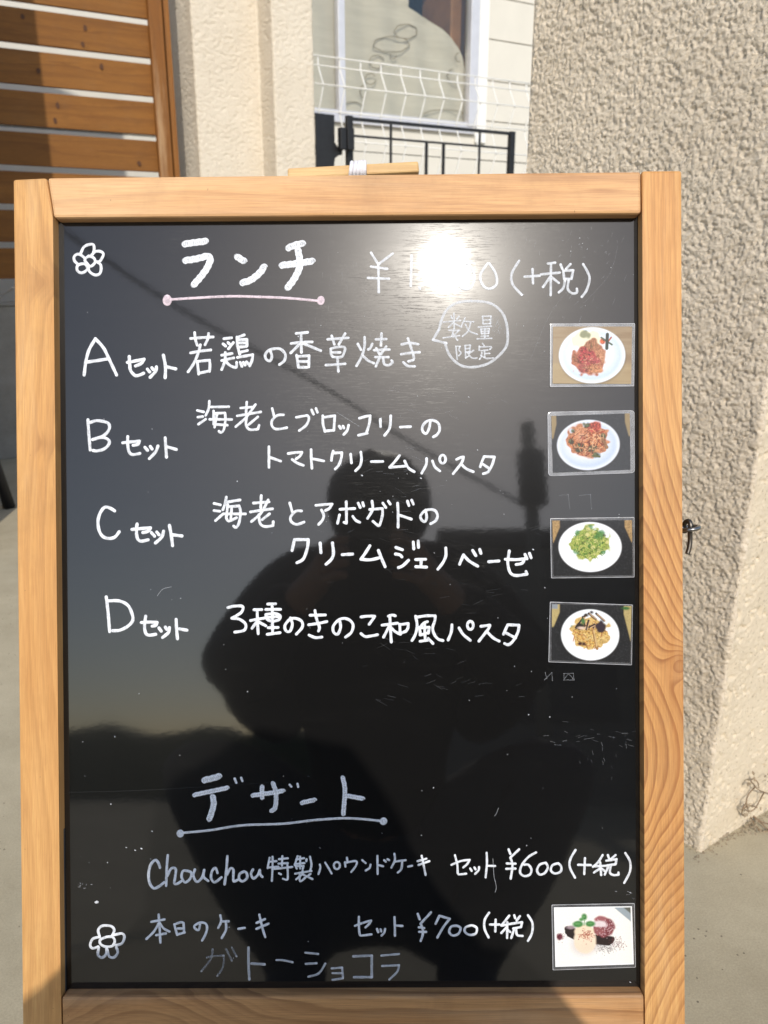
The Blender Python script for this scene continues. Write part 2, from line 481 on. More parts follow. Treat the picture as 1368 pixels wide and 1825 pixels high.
core = [(-UP.x*0+bk.x*0.02+UP.x*0.012, bk.y*0.02+UP.y*0.012), (e2.x+bk.x*.02, e2.y+bk.y*.02), (e2.x+bk.x, e2.y+bk.y), (bk.x+UP.x*.012, bk.y+UP.y*.012)]
prism('core', core, 0, 1.54, M['stucco_rough'], pil)
prism('cap_stone', [(-0.02*UP.x-0.02*-UP.y*0-0.01, -0.03), (e2.x+.03, e2.y-.02), (e2.x+bk.x+.02, e2.y+bk.y+.03), (bk.x-.03, bk.y+.01)], 1.552, 1.60, M['lowwall'], pil, bevel=0.004)

# stepped stucco gate wall further back
kk = 4.1/1.835
def sc2(p): return (p[0]*kk, p[1]*kk)
a0 = Vector(sc2((-0.139, 1.835))); a1 = Vector(sc2((-0.2148, 1.789))); a2 = Vector(sc2((-0.249, 1.846)))
a3 = Vector(sc2((-0.3656, 1.776))); a4 = Vector(sc2((-0.423, 1.871)))
gw = empty('gate_pillar', (a1.x, a1.y, 0), 'cream stucco gate pillar with stepped corners between wooden fence and black gate', 'pillar')
back = Vector((-U.y, U.x))
path = [a4 + back*0.0 - a1, a3 - a1, a2 - a1, a1 - a1, a0 - a1, a0 + back*0.35 - a1]
def h_far(s, z):
    n = vnoise(s*85, z*150, 31)*0.5 + vnoise(s*150, z*240, 32)*0.35 + vnoise(s*30, z*30, 33)*0.15
    return np.clip(n-0.40, -0.2, 0.10)*0.013
strip('stucco_face', [tuple(p) for p in path], 0, 2.5, 0.0045, M['stucco_far'], h_far, gw, rad=0.010)
# closing back of the pillar
bp = [p for p in path]
prism('core', [tuple(bp[0]+Vector((0.02, 0.02))), tuple(bp[1]+back*0.04), tuple(bp[2]+back*0.06), tuple(bp[3]+back*0.12), tuple(bp[4]+back*0.06-Vector((U.x, U.y))*0.03), tuple(bp[5]-Vector((U.x, U.y))*0.03), tuple(bp[0]+back*0.2)], 0, 2.49, M['stucco_far'], gw)

# ------------------------------------------------------------------ wooden fence
FN = Front(-1.38, 3.67)
fe = FN.empty('wooden_fence', 'orange brown fence of wide horizontal slats with white gaps, left behind the board', 'fence')
gaps = []
for y in (3, 78, 152, 226.5, 298, 368):
    gaps.append(FN.at(0, y)[1])
pitch = (gaps[0]-gaps[-1])/5
gapz = 0.024
xr = FN.at(274, 150)[0]
xl = -2.2
first = None
tops = [gaps[0] + pitch*k for k in (3, 2, 1)] + gaps
zb_end = FN.at(0, 497)[1]
levels = tops + [gaps[-1]-pitch]
for i in range(len(levels)-1):
    z1 = levels[i]-gapz/2; z0 = levels[i+1]+gapz/2
    if i == len(levels)-2: z0 = max(z0, gaps[-1]-pitch+gapz/2)
    bm = bmesh.new(); add_box(bm, xl, xr, -0.002*(i % 2), 0.022, z0, z1)
    bm_obj('slat', bm, M['fence'], fe, bevel=0.002)
# one more slat down to the fence's bottom edge
z1 = levels[-1]-gapz/2
box('slat', xl, xr, 0, 0.022, zb_end, z1, M['fence'], fe, bevel=0.002)
def kn(s, z):     # dark knots in the slats
    bm = bmesh.new()
    bmesh.ops.create_circle(bm, cap_ends=True, radius=1, segments=12)
    for v in bm.verts:
        rr = 1+random.uniform(-.25, .25)
        v.co = Vector((v.co.x*0.008*rr, 0, v.co.y*0.011*rr))+Vector((s, -0.0045, z))
    return bm_obj('knot', bm, M['knot'], fe)
for px, py in ((40, 30), (151, 50), (147, 79), (180, 119), (68, 127), (102, 188), (98, 216), (247, 291)):
    kn(*FN.at(px, py))
p0 = FN.at(263, 60)[0]; p1 = FN.at(287, 60)[0]; p2 = FN.at(290.5, 60)[0]; p3 = FN.at(300, 60)[0]
box('post', p0, p1, -0.035, -0.003, 0.05, 2.6, M['fencepost'], fe, bevel=0.003)
box('post', p2, p3, -0.030, 0.03, 0.05, 2.6, M['fencepost'], fe, bevel=0.003)
box('post', p1+0.0005, p2-0.0005, 0.0, 0.03, 0.05, 2.6, M['black_metal'], fe)  # black strip put in the groove between the posts to draw its shade
for q in (-1.2,):
    box('post', q, q+0.07, 0.024, 0.09, 0.0, 2.6, M['fencepost'], fe, bevel=0.003)

# low concrete wall under the fence
zt = FN.at(0, 541)[1]
lw = FN.empty('low_wall', 'low grey concrete wall in shade under the wooden fence', 'wall')
xend = FN.at(312, 60)[0]
box('wall_block', -2.6, xend-0.55, 0.03, 0.17, 0, zt-0.012, M['lowwall'], lw, bevel=0.004)
box('wall_block', xend-0.545, xend-0.03, 0.03, 0.17, 0, zt-0.012, M['lowwall'], lw, bevel=0.004)
box('coping', -2.6, xend-0.03, 0.022, 0.178, zt-0.011, zt, M['lowwall'], lw, bevel=0.002)

# charcoal box put in to keep the gap between wall and slats dark
q = FN.at(10, 520, 0.5)
sb = FN.empty('gap_filler_box', 'charcoal box with pale handle, added to darken the gap under the wooden fence', 'box')
box('body', -1.6, -0.2, 0.45, 0.80, 0.0, q[1]+0.09, M['slate'], sb, bevel=0.01)
x, z = FN.at(6, 523, 0.44)
tube('handle', [Vector((x-0.05, 0.44, z-0.035)), Vector((x-0.02, 0.425, z-0.012)), Vector((x+0.03, 0.425, z+0.018)), Vector((x+0.05, 0.44, z+0.03))], 0.004, M['white_metal'], sb)

# white drain pipe right of the fence
DP = Front(FN.o.x+FN.u.x*FN.at(309, 100)[0]+NB.x*0.32, FN.o.y+FN.u.y*FN.at(309, 100)[0]+NB.y*0.32)
dp = DP.empty('drain_pipe', 'pale square downpipe between fence post and cream pillar', 'pipe')
xa, xb = DP.at(301, 100)[0], DP.at(315, 100)[0]
zc = DP.at(312, 192)[1]
box('upper_pipe', xa, xb, 0, 0.05, zc+0.02, 3.0, M['alu'], dp, bevel=0.006)
box('bracket', xa-0.002, xb+0.006, -0.004, 0.05, zc-0.008, zc+0.019, M['black_metal'], dp, bevel=0.002)
box('lower_pipe', xa+0.004, xb+0.005, 0.004, 0.05, 0, zc-0.009, M['white_metal'], dp, bevel=0.006)

# ------------------------------------------------------------------ black gate
GT = Front(a0.x, a0.y)
gt = GT.empty('metal_gate', 'black metal gate with thin upright bars above the menu board', 'gate')
def gx(px, py=220): return GT.at(px, py)[0]
ztop = GT.at(700, 216)[1]
xl_, xr_ = gx(616.5, 208), gx(916.5, 232)
zr1 = GT.at(690, 246.5)[1]
bw = 0.010
box('stile', xl_, xl_+0.030, -0.012, 0.014, 0.06, ztop+0.006, M['black_metal'], gt, bevel=0.002)
box('stile', xr_-0.032, xr_, -0.012, 0.014, 0.06, ztop+0.004, M['black_metal'], gt, bevel=0.002)
box('rail', xl_+0.031, xr_-0.033, -0.010, 0.010, ztop-0.014, ztop, M['black_metal'], gt)
box('rail', xl_+0.031, xr_-0.033, -0.006, 0.006, zr1-0.006, zr1+0.003, M['black_metal'], gt)
for zz in (0.12, 0.75):
    box('rail', xl_+0.031, xr_-0.033, -0.006, 0.006, zz, zz+0.012, M['black_metal'], gt)
for px, top in ((694.5, ztop-0.015), (853, ztop-0.015), (760, zr1-0.007), (790.5, zr1-0.007)):
    x = gx(px, 240)
    box('bar', x-bw/2-0.001, x+bw/2+0.001, -0.011 if top > zr1 else -0.006, -0.0065 if top > zr1 else 0.006, 0.10, top, M['black_metal'], gt)
# latch
xa, za = GT.at(604, 227, -0.03); xb, zb = GT.at(628, 262, -0.03)
box('latch', xa, (xa+xb)/2-0.004, -0.045, -0.013, zb-0.015, za, M['black_metal'], gt, bevel=0.003)
box('latch', (xa+xb)/2, xb, -0.050, -0.013, zb-0.015, za, M['black_metal'], gt, bevel=0.003)
# black letterbox plate beside the pillar with a rounded notch
lb = GT.empty('letter_box', 'solid black metal plate beside the cream pillar, left of the gate', 'letter box')
outl = [GT.at(*p) for p in ((561.5, 201), (595, 205), (595.5, 254), (601, 262), (609, 264), (609, 276), (603, 277), (596, 282), (594, 300), (594, 330), (563, 330))]
prism('plate', outl, -0.004, 0.05, M['black_metal'], lb, flip=lambda x, y, z: (x, z, y))

# ------------------------------------------------------------------ white mesh fence
MF = Front(GT.o.x+NB.x*0.75, GT.o.y+NB.y*0.75)
mf = MF.empty('wire_fence', 'white welded wire mesh fence with folded ribs behind the black gate', 'fence')
def mz(px, py): return MF.at(px, py)
z_r1 = mz(563, 99)[1]; z_r2 = mz(563, 116)[1]; z_r3 = mz(566, 154)[1]
x_l = mz(545, 100)[0]; x_r = mz(945, 150)[0]+0.3
fold = 0.06
step_f = z_r2-z_r3
prof = [(z_r1+0.004, 0.0), (z_r2, 0.0), (z_r3, -fold), (z_r3-step_f*1.15, 0.0)]
zz = z_r3-step_f*1.15
prof += [(zz-0.02, 0.0), (zz-0.02-step_f*1.3, -fold), (zz-0.02-step_f*2.6, 0), (0.1, 0)]
for z, off in ((z_r1, 0.0), (z_r2, 0.0), (z_r3, -fold), (z_r3-step_f*1.15, 0.0), (zz-0.02-step_f*1.3, -fold), (0.3, 0), (0.12, 0)):
    tube('horizontal_wire', [Vector((x_l, off-0.006, z)), Vector((x_r, off-0.006, z))], 0.0036, M['white_metal'], mf, 6)
xs = [mz(p, 105)[0] for p in (566, 604, 642)]
stepx = (mz(878, 143)[0]-mz(566, 99)[0])/9.0
wire0 = None
for i in range(-1, 15):
    x = mz(566, 99)[0] + stepx*i
    if x > x_r: break
    if wire0 is None:
        wire0 = tube('vertical_wire', [Vector((0, o, z)) for z, o in prof], 0.0040, M['white_metal'], mf, 6)
        w = wire0
    else:
        w = wire0.copy(); COL.objects.link(w)
    w.parent = mf; w.location = (x, 0, 0)

# ------------------------------------------------------------------ house behind
HW = Front(MF.o.x+NB.x*0.75, MF.o.y+NB.y*0.75)
hs = HW.empty('white_house', 'white sided house with a curtained window behind the gate and fence', 'house')
wx0 = HW.at(520, 100)[0]; wx1 = HW.at(846, 100)[0]
wz0 = HW.at(700, 219)[1]-0.03; wz1 = 3.0
hx0, hx1 = -4.2, 5.0
bh = 0.26
z = 0.02
zref = HW.at(900, 74)[1]     # one joint shows here
z = zref - math.floor(zref/bh)*bh - bh
nb = 0
while z < 3.3:
    za, zb_ = max(z, 0.0)+0.003, z+bh-0.003
    segs = [(hx0, hx1)]
    if zb_ > wz0 and za < wz1: segs = [(hx0, wx0), (wx1, hx1)]
    for s0, s1 in segs:
        bm = bmesh.new(); add_box(bm, s0, s1, 0, 0.02, za, zb_)
        bm_obj('siding_board', bm, M['siding'], hs, bevel=0.003)
    if segs[0][1] == wx0 and za < wz0:
        box('siding_board', wx0+0.001, wx1-0.001, 0, 0.02, za, wz0-0.002, M['siding'], hs)
    z += bh; nb += 1
box('backing', hx0, wx0, 0.021, 0.05, 0, 3.3, M['dark'], hs)
box('backing', wx1, hx1, 0.021, 0.05, 0, 3.3, M['dark'], hs)
box('backing', wx0, wx1, 0.021, 0.05, 0, wz0, M['dark'], hs)
# room behind the window
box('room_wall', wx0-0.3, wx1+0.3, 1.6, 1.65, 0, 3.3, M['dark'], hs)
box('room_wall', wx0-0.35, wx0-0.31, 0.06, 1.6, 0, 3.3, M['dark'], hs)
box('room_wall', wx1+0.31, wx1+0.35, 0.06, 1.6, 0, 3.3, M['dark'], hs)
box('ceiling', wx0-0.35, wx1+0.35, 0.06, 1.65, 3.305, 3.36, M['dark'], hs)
cb0 = HW.at(799, 40, 0.25)[0]
box('cabinet', cb0, cb0+0.5, 0.22, 0.6, 0.3, 3.0, M['cabinet'], hs, bevel=0.01)
# window: frame, mullion, panes, curtain
def wpx(px, py=100, off=0): return HW.at(px, py, off)[0]
wf = box('window', wx0, wx1, -0.03, 0.0, wz0, wz0+0.045, M['alu'], hs, bevel=0.003); wf.name = 'window_sill'
jr0 = wpx(833)
box('window_frame', jr0, wx1+0.01, -0.035, 0.03, wz0+0.046, wz1, M['alu'], hs, bevel=0.003)
box('window_frame', wx1+0.012, wx1+0.10, -0.022, -0.001, wz0-0.05, wz1, M['white_metal'], hs, bevel=0.003)
m0, m1 = wpx(599), wpx(611)
box('window_frame', m0, m1, -0.032, 0.03, wz0+0.046, wz1, M['alu'], hs, bevel=0.003)
sb0 = HW.at(700, 206)[1]
box('window_frame', m1+0.001, jr0-0.001, -0.02, 0.02, wz0+0.046, max(sb0, wz0+0.07), M['alu'], hs, bevel=0.003)
box('window_frame', wx0+0.001, m0-0.001, -0.02, 0.02, wz0+0.046, max(sb0, wz0+0.07), M['alu'], hs, bevel=0.003)
tg = NT('window_glass'); tg.t.nodes.remove(tg.p)
tr = tg.n('ShaderNodeBsdfTransparent'); gl = tg.n('ShaderNodeBsdfGlossy'); gl.inputs['Roughness'].default_value = 0.03
tr.inputs[0].default_value = (0.90, 0.90, 0.87, 1)
mx = tg.n('ShaderNodeMixShader'); mx.inputs[0].default_value = 0.07
tg.l(tr.outputs[0], mx.inputs[1]); tg.l(gl.outputs[0], mx.inputs[2]); tg.l(mx.outputs[0], tg.out.inputs[0])
box('pane', m1+0.002, jr0-0.002, 0.003, 0.008, max(sb0, wz0+0.07)+0.001, wz1, tg.m, hs)
box('pane', wx0+0.002, m0-0.002, 0.003, 0.008, max(sb0, wz0+0.07)+0.001, wz1, tg.m, hs)
# curtain with a bowed right edge, embroidered with clouds
tc = NT('curtain_cloth'); cc = tc.coord()
tc.set(Base_Color=tc.mix(0.3, (0.74, 0.68, 0.59), tc.ramp(tc.noise(tc.mapping(cc, (0.6, 1, 6)), 9, 4), [(0.35, (0.60, 0.56, 0.48)), (0.7, (0.84, 0.79, 0.70))])), Roughness=0.9)
wvn = tc.noise(tc.mapping(cc, (40, 40, 900)), 1, 2)
tc.set(Normal=tc.bump(wvn, 0.002))
edge = [(727, -200), (727, 14), (742, 22), (762, 33), (785, 50), (805, 66), (818, 84), (826, 104), (830, 130), (832, 170), (834, 225)]
eh = [HW.at(x, y, 0.05) for x, y in edge]
ez = np.array([e[1] for e in eh])[::-1]; ex = np.array([e[0] for e in eh])[::-1]
zz = np.linspace(wz0-0.05, 2.9, 110); cu0 = wx0-0.1
P = np.zeros((70, 110, 3))
for j, zv in enumerate(zz):
    xe = float(np.interp(zv, ez, ex))
    xv = cu0 + (xe-cu0)*np.linspace(0, 1, 70)
    P[:, j, 0] = xv; P[:, j, 2] = zv
    P[:, j, 1] = 0.055 + 0.010*np.sin(xv*26+zv*1.5) + 0.004*np.sin(zv*40+xv*9)*np.linspace(0, 1, 70)
grid_mesh('curtain', P, tc.m, hs)
emb = plain('embroidery_thread', (0.34, 0.27, 0.16), 0.9)
def cloud(cx, cy, rx, ry, a0=0, a1=360, ph=0):
    pts = []
    n = 40
    for k in range(n+1):
        a = R(a0+(a1-a0)*k/n)
        rr = 1+0.10*abs(math.sin(a*3.5+ph))
        x, z = HW.at(cx+rx*rr*math.cos(a), cy+ry*rr*math.sin(a), 0.035)
        pts.append(Vector((x, 0.036, z)))
    tube('cloud_embroidery', pts, 0.0032, emb, hs, 5)
cloud(723, 56, 19, 12); cloud(697, 79, 30, 13, ph=1); cloud(671, 110, 12, 11, 30, 350); cloud(660, 141, 9, 9, 0, 330)
cloud(650, 163, 8, 11, 90, 270); cloud(629, 190, 15, 8, 180, 360); cloud(791, 203, 32, 7, 170, 370); cloud(812, 135, 14, 12, 60, 250); cloud(819, 102, 7, 8, 90, 260)
cloud(701, 98, 5, 6, 0, 200)
box('roof', hx0-0.3, hx1+0.3, -0.5, 2.2, 3.40, 3.55, M['roof'], hs)

# ------------------------------------------------------------------ unseen stucco wall added out of frame to shade the fence's left end
lc = empty('shade_wall', (-1.262, 2.2, 0), 'unseen tall cream wall left of the camera, added to shade the fence end', 'occluder')
box('wall', -1.6, 0.0, 0.0, 0.22, 0, 3.3, M['stucco_far'], lc, bevel=0.01)
box('wall_top', -1.7, 0.0, 0.002, 0.24, 3.302, 3.42, M['roof'], lc)
# dark stand foot at the very left edge
xg = ray(4, 905); t_ = -H/xg.z; pf = CAM + xg*t_
sf = empty('sign_stand', (pf.x-0.03, pf.y, 0), 'black leaning stand foot at the far left edge before the low wall', 'stand')
tube('leg', [Vector((0.055, 0, 0.0)), Vector((-0.0, 0.0, 0.33))], 0.022, M['black_metal'], sf, 8, taper=[1, 0.5])
tube('crossbar', [Vector((0.0, 0, 0.33)), Vector((-0.30, 0, 0.33))], 0.011, M['black_metal'], sf, 8)
tube('leg', [Vector((-0.30, 0, 0.33)), Vector((-0.355, 0.0, 0.0))], 0.022, M['black_metal'], sf, 8, taper=[0.5, 1])

# ------------------------------------------------------------------ MENU BOARD
kF = D/F
YB = (2486-CY)*kF
cosP, sinP = math.cos(PITCH), math.sin(PITCH)
FWD = Vector((0, cosP, -sinP)); UPV = Vector((0, sinP, cosP))
org = CAM + FWD*D - UPV*YB
board = empty('menu_board', org, 'wood framed black menu board with white handwriting leaning back on the pavement', 'menu board', rot=(R(90)-PITCH, 0, 0))
def bf(px, py): return ((px-CX)*kF, YB + (CY-py)*kF)       # front face of the frame
REC = 0.011
kP = (D+REC)/F
def bp_(px, py): return ((px-CX)*kP, YB + (CY-py)*kP)      # face of the black panel
TK = 0.024
def member(name, pts, mat, bev=0.0022):
    return prism(name, [bf(*p) for p in pts][::-1], -TK, 0, mat, board, bevel=bev)
member('left_stile', [(22, 319), (82.5, 316), (94, 389), (108, 1777), (110, 1860), (117, 2480), (49, 2480), (41, 1825)], M['pineL'])
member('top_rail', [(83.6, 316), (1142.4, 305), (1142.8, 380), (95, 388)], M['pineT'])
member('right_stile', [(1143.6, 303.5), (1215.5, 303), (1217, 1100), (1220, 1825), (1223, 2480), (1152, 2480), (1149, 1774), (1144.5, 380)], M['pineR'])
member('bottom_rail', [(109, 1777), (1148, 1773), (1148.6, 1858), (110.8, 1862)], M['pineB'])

# glossy black panel ----------------------------------------------------
tb = NT('glossy_blackboard'); c = tb.coord()
dust = tb.noise(c, 7, 6, 0.7)
streak = tb.noise(tb.mapping(c, (3, 26, 1), rot=(0, 0, 0.05)), 3, 6, 0.75)
smear = tb.math('MULTIPLY', tb.ramp(streak, [(0.52, (0,)*3), (0.78, (1,)*3)]), tb.ramp(dust, [(0.35, (0,)*3), (0.75, (1,)*3)]))
col = tb.mix(tb.math('MULTIPLY', smear, 0.05), (0.0065, 0.0062, 0.006), (0.10, 0.095, 0.085))
def scr(rot, sc, seedv, thr=0.60):
    return tb.ramp(tb.noise(tb.mapping(c, sc, (seedv, 0, 0), (0, 0, rot)), 60, 3, 0.6), [(thr, (0,)*3), (thr+0.12, (1,)*3)])
s1 = scr(0.3, (1, 26, 1), 1); s2 = scr(1.25, (1, 26, 1), 3); s3 = scr(2.3, (1, 26, 1), 5); s4 = scr(0.02, (1, 18, 1), 8)
ssum = tb.math('ADD', tb.math('ADD', s1, s2), s3)
patch = tb.ramp(tb.noise(c, 9, 3, 0.6), [(0.42, (0.15,)*3), (0.68, (1,)*3)])
ssum = tb.math('MULTIPLY', ssum, patch)
tb.set(Base_Color=col, Roughness=tb.ramp(tb.math('ADD', smear, tb.math('MULTIPLY', ssum, 0.25)), [(0, (0.21,)*3), (1, (0.30,)*3)]))
tb.p.inputs['Specular IOR Level'].default_value = 0.10
tb.p.inputs['Coat Weight'].default_value = 1.0
tb.p.inputs['Coat IOR'].default_value = 1.56
tb.set(Coat_Roughness=tb.ramp(dust, [(0.32, (0.030,)*3), (0.55, (0.042,)*3), (0.75, (0.062,)*3)]))
b1 = tb.bump(ssum, 0.00006, 0.3)
tb.l(b1, tb.p.inputs['Normal'])
mic = tb.math('ADD', tb.math('MULTIPLY', ssum, 0.03), tb.math('MULTIPLY', tb.noise(c, 260, 2, 0.5), 0.6))
tb.l(tb.bump(mic, 0.000025, 0.35), tb.p.inputs['Coat Normal'])
inner = [bp_(92, 375), bp_(1152, 370), bp_(1156, 1785), bp_(98, 1790)]
prism('writing_panel', [p for p in inner][::-1], -TK+0.004, -REC, tb.m, board)
# thin dark strips along both sides of the panel
def edge_strip(name, pts):
    prism(name, [bp_(*p) for p in pts][::-1], -REC+0.0001, -REC+0.0022, M['slate'], board)
edge_strip('panel_edge', [(96, 380), (103, 380), (118, 1768), (108, 1768)])
edge_strip('panel_edge', [(1137, 378), (1144, 378), (1149, 1768), (1142, 1768)])

# ---- rear leg frame, handle stick with string ---------------------------
def loc_from_px(px, py, depth):      # depth behind the front face
    k = (D+depth)/F
    return Vector(((px-CX)*k, YB + (CY-py)*k, -depth))
hd = 0.05
A = [loc_from_px(*p, hd) for p in ((512, 299), (745, 286.5), (747, 306), (512, 318))]
bm = bmesh.new()
fr = [bm.verts.new(v) for v in A]; bkv = [bm.verts.new(v + Vector((0, 0, -0.018))) for v in A]
bm.faces.new(fr[::-1]); bm.faces.new(bkv)
for i in range(4): bm.faces.new([fr[i], fr[(i+1) % 4], bkv[(i+1) % 4], bkv[i]])
bm_obj('carry_stick', bm, M['pineH'], board, bevel=0.0015)
for i, px in enumerate((628, 634, 640, 646, 651)):
    yo = 292.3-(px-620)*0.05
    a = loc_from_px(px-1+random.uniform(-1, 1), yo-2.2, hd-0.003); b_ = loc_from_px(px-4+i*0.6, yo+22, hd-0.003)
    m_ = a + Vector((0, 0.0010, -0.012)); n_ = a + Vector((0, -0.001, -0.026)); e_ = b_ + Vector((0, 0, -0.026))
    tube('string', [b_, (a+b_)/2+Vector((0, 0, 0.0016)), a, m_, n_, e_], 0.0017, M['string'], board, 7)
# rear legs (world-vertical lean the other way)
Tinv = (Matrix.Translation(org) @ Matrix.Rotation(R(90)-PITCH, 4, 'X')).inverted()
topw = CAM + FWD*D + UPV*((CY-330)*kF)
for sx in (-0.262, 0.205):
    a = Tinv @ Vector((sx, topw.y+0.045, topw.z-0.01)); b_ = Tinv @ Vector((sx, topw.y+0.36, 0.008))
    d_ = (b_-a).normalized(); sd = Vector((1, 0, 0)); q_ = d_.cross(sd).normalized()
    bm = bmesh.new(); vs = []
    for p in (a, b_):
        for u_, v_ in ((-1, -1), (1, -1), (1, 1), (-1, 1)):
            vs.append(bm.verts.new(p + sd*0.016*u_ + q_*0.010*v_))
    for f in ((0, 1, 2, 3), (7, 6, 5, 4), (0, 4, 5, 1), (1, 5, 6, 2), (2, 6, 7, 3), (3, 7, 4, 0)): bm.faces.new([vs[i] for i in f])
    bm_obj('rear_leg', bm, M['pineL'], board, bevel=0.002)
for fr_ in (0.12, 0.88):
    a = Tinv @ Vector((-0.244, topw.y+0.045+0.315*fr_, (topw.z)*(1-fr_))); b_ = Tinv @ Vector((0.188, topw.y+0.045+0.315*fr_, (topw.z)*(1-fr_)))
    bm = bmesh.new(); add_box(bm, a.x, b_.x, a.y-0.015, a.y+0.015, a.z-0.008, a.z+0.008)
    bm_obj('rear_rail', bm, M['pineT'], board, bevel=0.002)

# screw eye and hook on the right edge
def L(px, py, d): return loc_from_px(px, py, d)
he = L(1217, 941, 0.012)
kk2 = D/F
ring = [L(1229.5, 941.5, 0.012) + Vector((math.cos(a)*0.0066, -0.1*math.sin(a)*0.008 + 0.0012*math.cos(a), math.sin(a)*0.0070)) for a in [2*math.pi*i/28 for i in range(28)]]
tube('eye_screw', ring, 0.0017, M['steel'], board, 10, closed=True)
tube('eye_screw', [L(1219, 941, 0.012), L(1210, 941, 0.012)], 0.0018, M['steel'], board, 10)
hk = [L(1219.5, 950, 0.016), L(1219, 936, 0.015), L(1223, 929.5, 0.013), L(1228.5, 930, 0.011), L(1230.5, 938, 0.010), L(1229.5, 948, 0.011), L(1229.5, 962, 0.012), L(1228, 976, 0.012), L(1224.5, 987.5, 0.012)]
def smooth3(p, n=5):
    out = []
    for i in range(len(p)-1):
        a, b, c_, d_ = p[max(i-1, 0)], p[i], p[i+1], p[min(i+2, len(p)-1)]
        for k in range(n):
            t = k/n
            out.append(0.5*((2*b)+(c_-a)*t+(2*a-5*b+4*c_-d_)*t*t+(-a+3*b-3*c_+d_)*t**3))
    out.append(p[-1]); return out
tube('hook', smooth3(hk), 0.0019, M['steel_dark'], board, 10)

# ------------------------------------------------------------------ handwriting
def ink_mat(name, colr, base=0.92):
    t = NT(name); c = t.coord()
    at = t.n('ShaderNodeAttribute'); at.attribute_name = 'ink'
    nz = t.math('ADD', t.math('MULTIPLY', t.noise(c, 900, 3, 0.6), 0.5), t.math('MULTIPLY', t.noise(c, 190, 3, 0.6), 0.5))
    op = t.math('MULTIPLY', at.outputs['Fac'], t.ramp(nz, [(0.38, (0.66,)*3), (0.54, (1,)*3)]), True)
    t.set(Base_Color=colr, Roughness=0.6)
    t.p.inputs['Specular IOR Level'].default_value = 0.3
    tr = t.n('ShaderNodeBsdfTransparent'); mx = t.n('ShaderNodeMixShader')
    t.l(op, mx.inputs[0]); t.l(tr.outputs[0], mx.inputs[1]); t.l(t.p.outputs[0], mx.inputs[2])
    t.l(mx.outputs[0], t.out.inputs[0])
    return t.m
M['ink'] = ink_mat('white_marker', (0.80, 0.82, 0.86))
M['ink_pink'] = ink_mat('pink_marker', (0.80, 0.66, 0.72))

SC = [0]
class Ink:
    def __init__(s): s.v = []; s.f = []; s.a = []
    def ribbon(s, pts, w, op, caps=True, endboost=0.2):
        """pts in photo pixels, w width in photo pixels"""
        SC[0] += 1
        zb = 0.00006 + (SC[0] % 37)*0.000006
        P = [Vector(p) for p in pts]
        if len(P) < 2: P = [P[0], P[0]+Vector((0.4, 0.4))]
        n = len(P); hw = w/2
        sec = []
        tot = sum((P[i+1]-P[i]).length for i in range(n-1)) + 1e-6
        acc = 0
        ts = []
        for i in range(n):
            t = (P[min(i+1, n-1)]-P[max(i-1, 0)])
            t = t.normalized() if t.length > 1e-6 else Vector((1, 0))
            ts.append(t)
        # round caps by adding extra stations
        stations = []
        if caps:
            for a in (80, 55, 28): stations.append((P[0]-ts[0]*hw*math.sin(R(a)), ts[0], hw*math.cos(R(a)), 0))
        for i in range(n):
            if i: acc += (P[i]-P[i-1]).length
            wv = 1+0.06*math.sin(acc*0.35+SC[0])
            stations.append((P[i], ts[i], hw*wv, acc))
        if caps:
            for a in (28, 55, 80): stations.append((P[-1]+ts[-1]*hw*math.sin(R(a)), ts[-1], hw*math.cos(R(a)), tot))
        b0 = len(s.v)
        for (p, t, h_, ac) in stations:
            nn = Vector((-t.y, t.x))
            e = min(ac, tot-ac)/max(w, 1)
            o = min(1.0, op + endboost*math.exp(-e*e*2.5)*(1.4 if ac > tot/2 else 0.8))
            for k, zz in ((-1, 0.0), (-0.55, 0.8), (0, 1.0), (0.55, 0.8), (1, 0.0)):
                q = p + nn*h_*k
                x, y = bp_(q.x, q.y)
                s.v.append((x, y, -REC + zb + 0.00022*zz))
                s.a.append(o*(0.93 if abs(k) == 0.55 else 1.0))
        m = len(stations)
        for i in range(m-1):
            for k in range(4):
                a = b0+i*5+k
                s.f.append((a, a+1, a+6, a+5))
    def build(s, name, mat, label=None):
        o = mesh_obj(name, s.v, s.f, mat, board, smooth=True)
        at = o.data.attributes.new('ink', 'FLOAT', 'POINT')
        at.data.foreach_set('value', s.a)
        if label: o['label'] = label
        return o

def smooth2(pts, sharp):
    """Catmull-Rom through the points, broken at sharp ones"""
    out = []; n = len(pts)
    for i in range(n-1):
        b, c_ = pts[i], pts[i+1]
        a = pts[i-1] if i > 0 and not sharp[i] else b
        d_ = pts[i+2] if i+2 < n and not sharp[i+1] else c_
        Ls = (c_-b).length; k = max(2, int(Ls/1.6))
        for j in range(k):
            t = j/k
            out.append(0.5*((2*b)+(c_-a)*t+(2*a-5*b+4*c_-d_)*t*t+(-a+3*b-3*c_+d_)*t**3))
    out.append(pts[-1]); return out

def parse(txt, x0, y0, s):
    res = []
    for st in txt.split('|'):
        pts = []; sh = []
        for tok in st.split():
            sharp = tok.endswith('!'); tok = tok.rstrip('!')
            x, y = tok.split(',')
            pts.append(Vector((x0+float(x)/s, y0+float(y)/s))); sh.append(sharp)
        if pts: res.append((pts, sh))
    return res

def ell(cx, cy, rx, ry):
    return ' '.join('%g,%g' % (cx+rx*math.sin(a), cy-ry*math.cos(a)) for a in [2*math.pi*i/14 for i in range(15)])

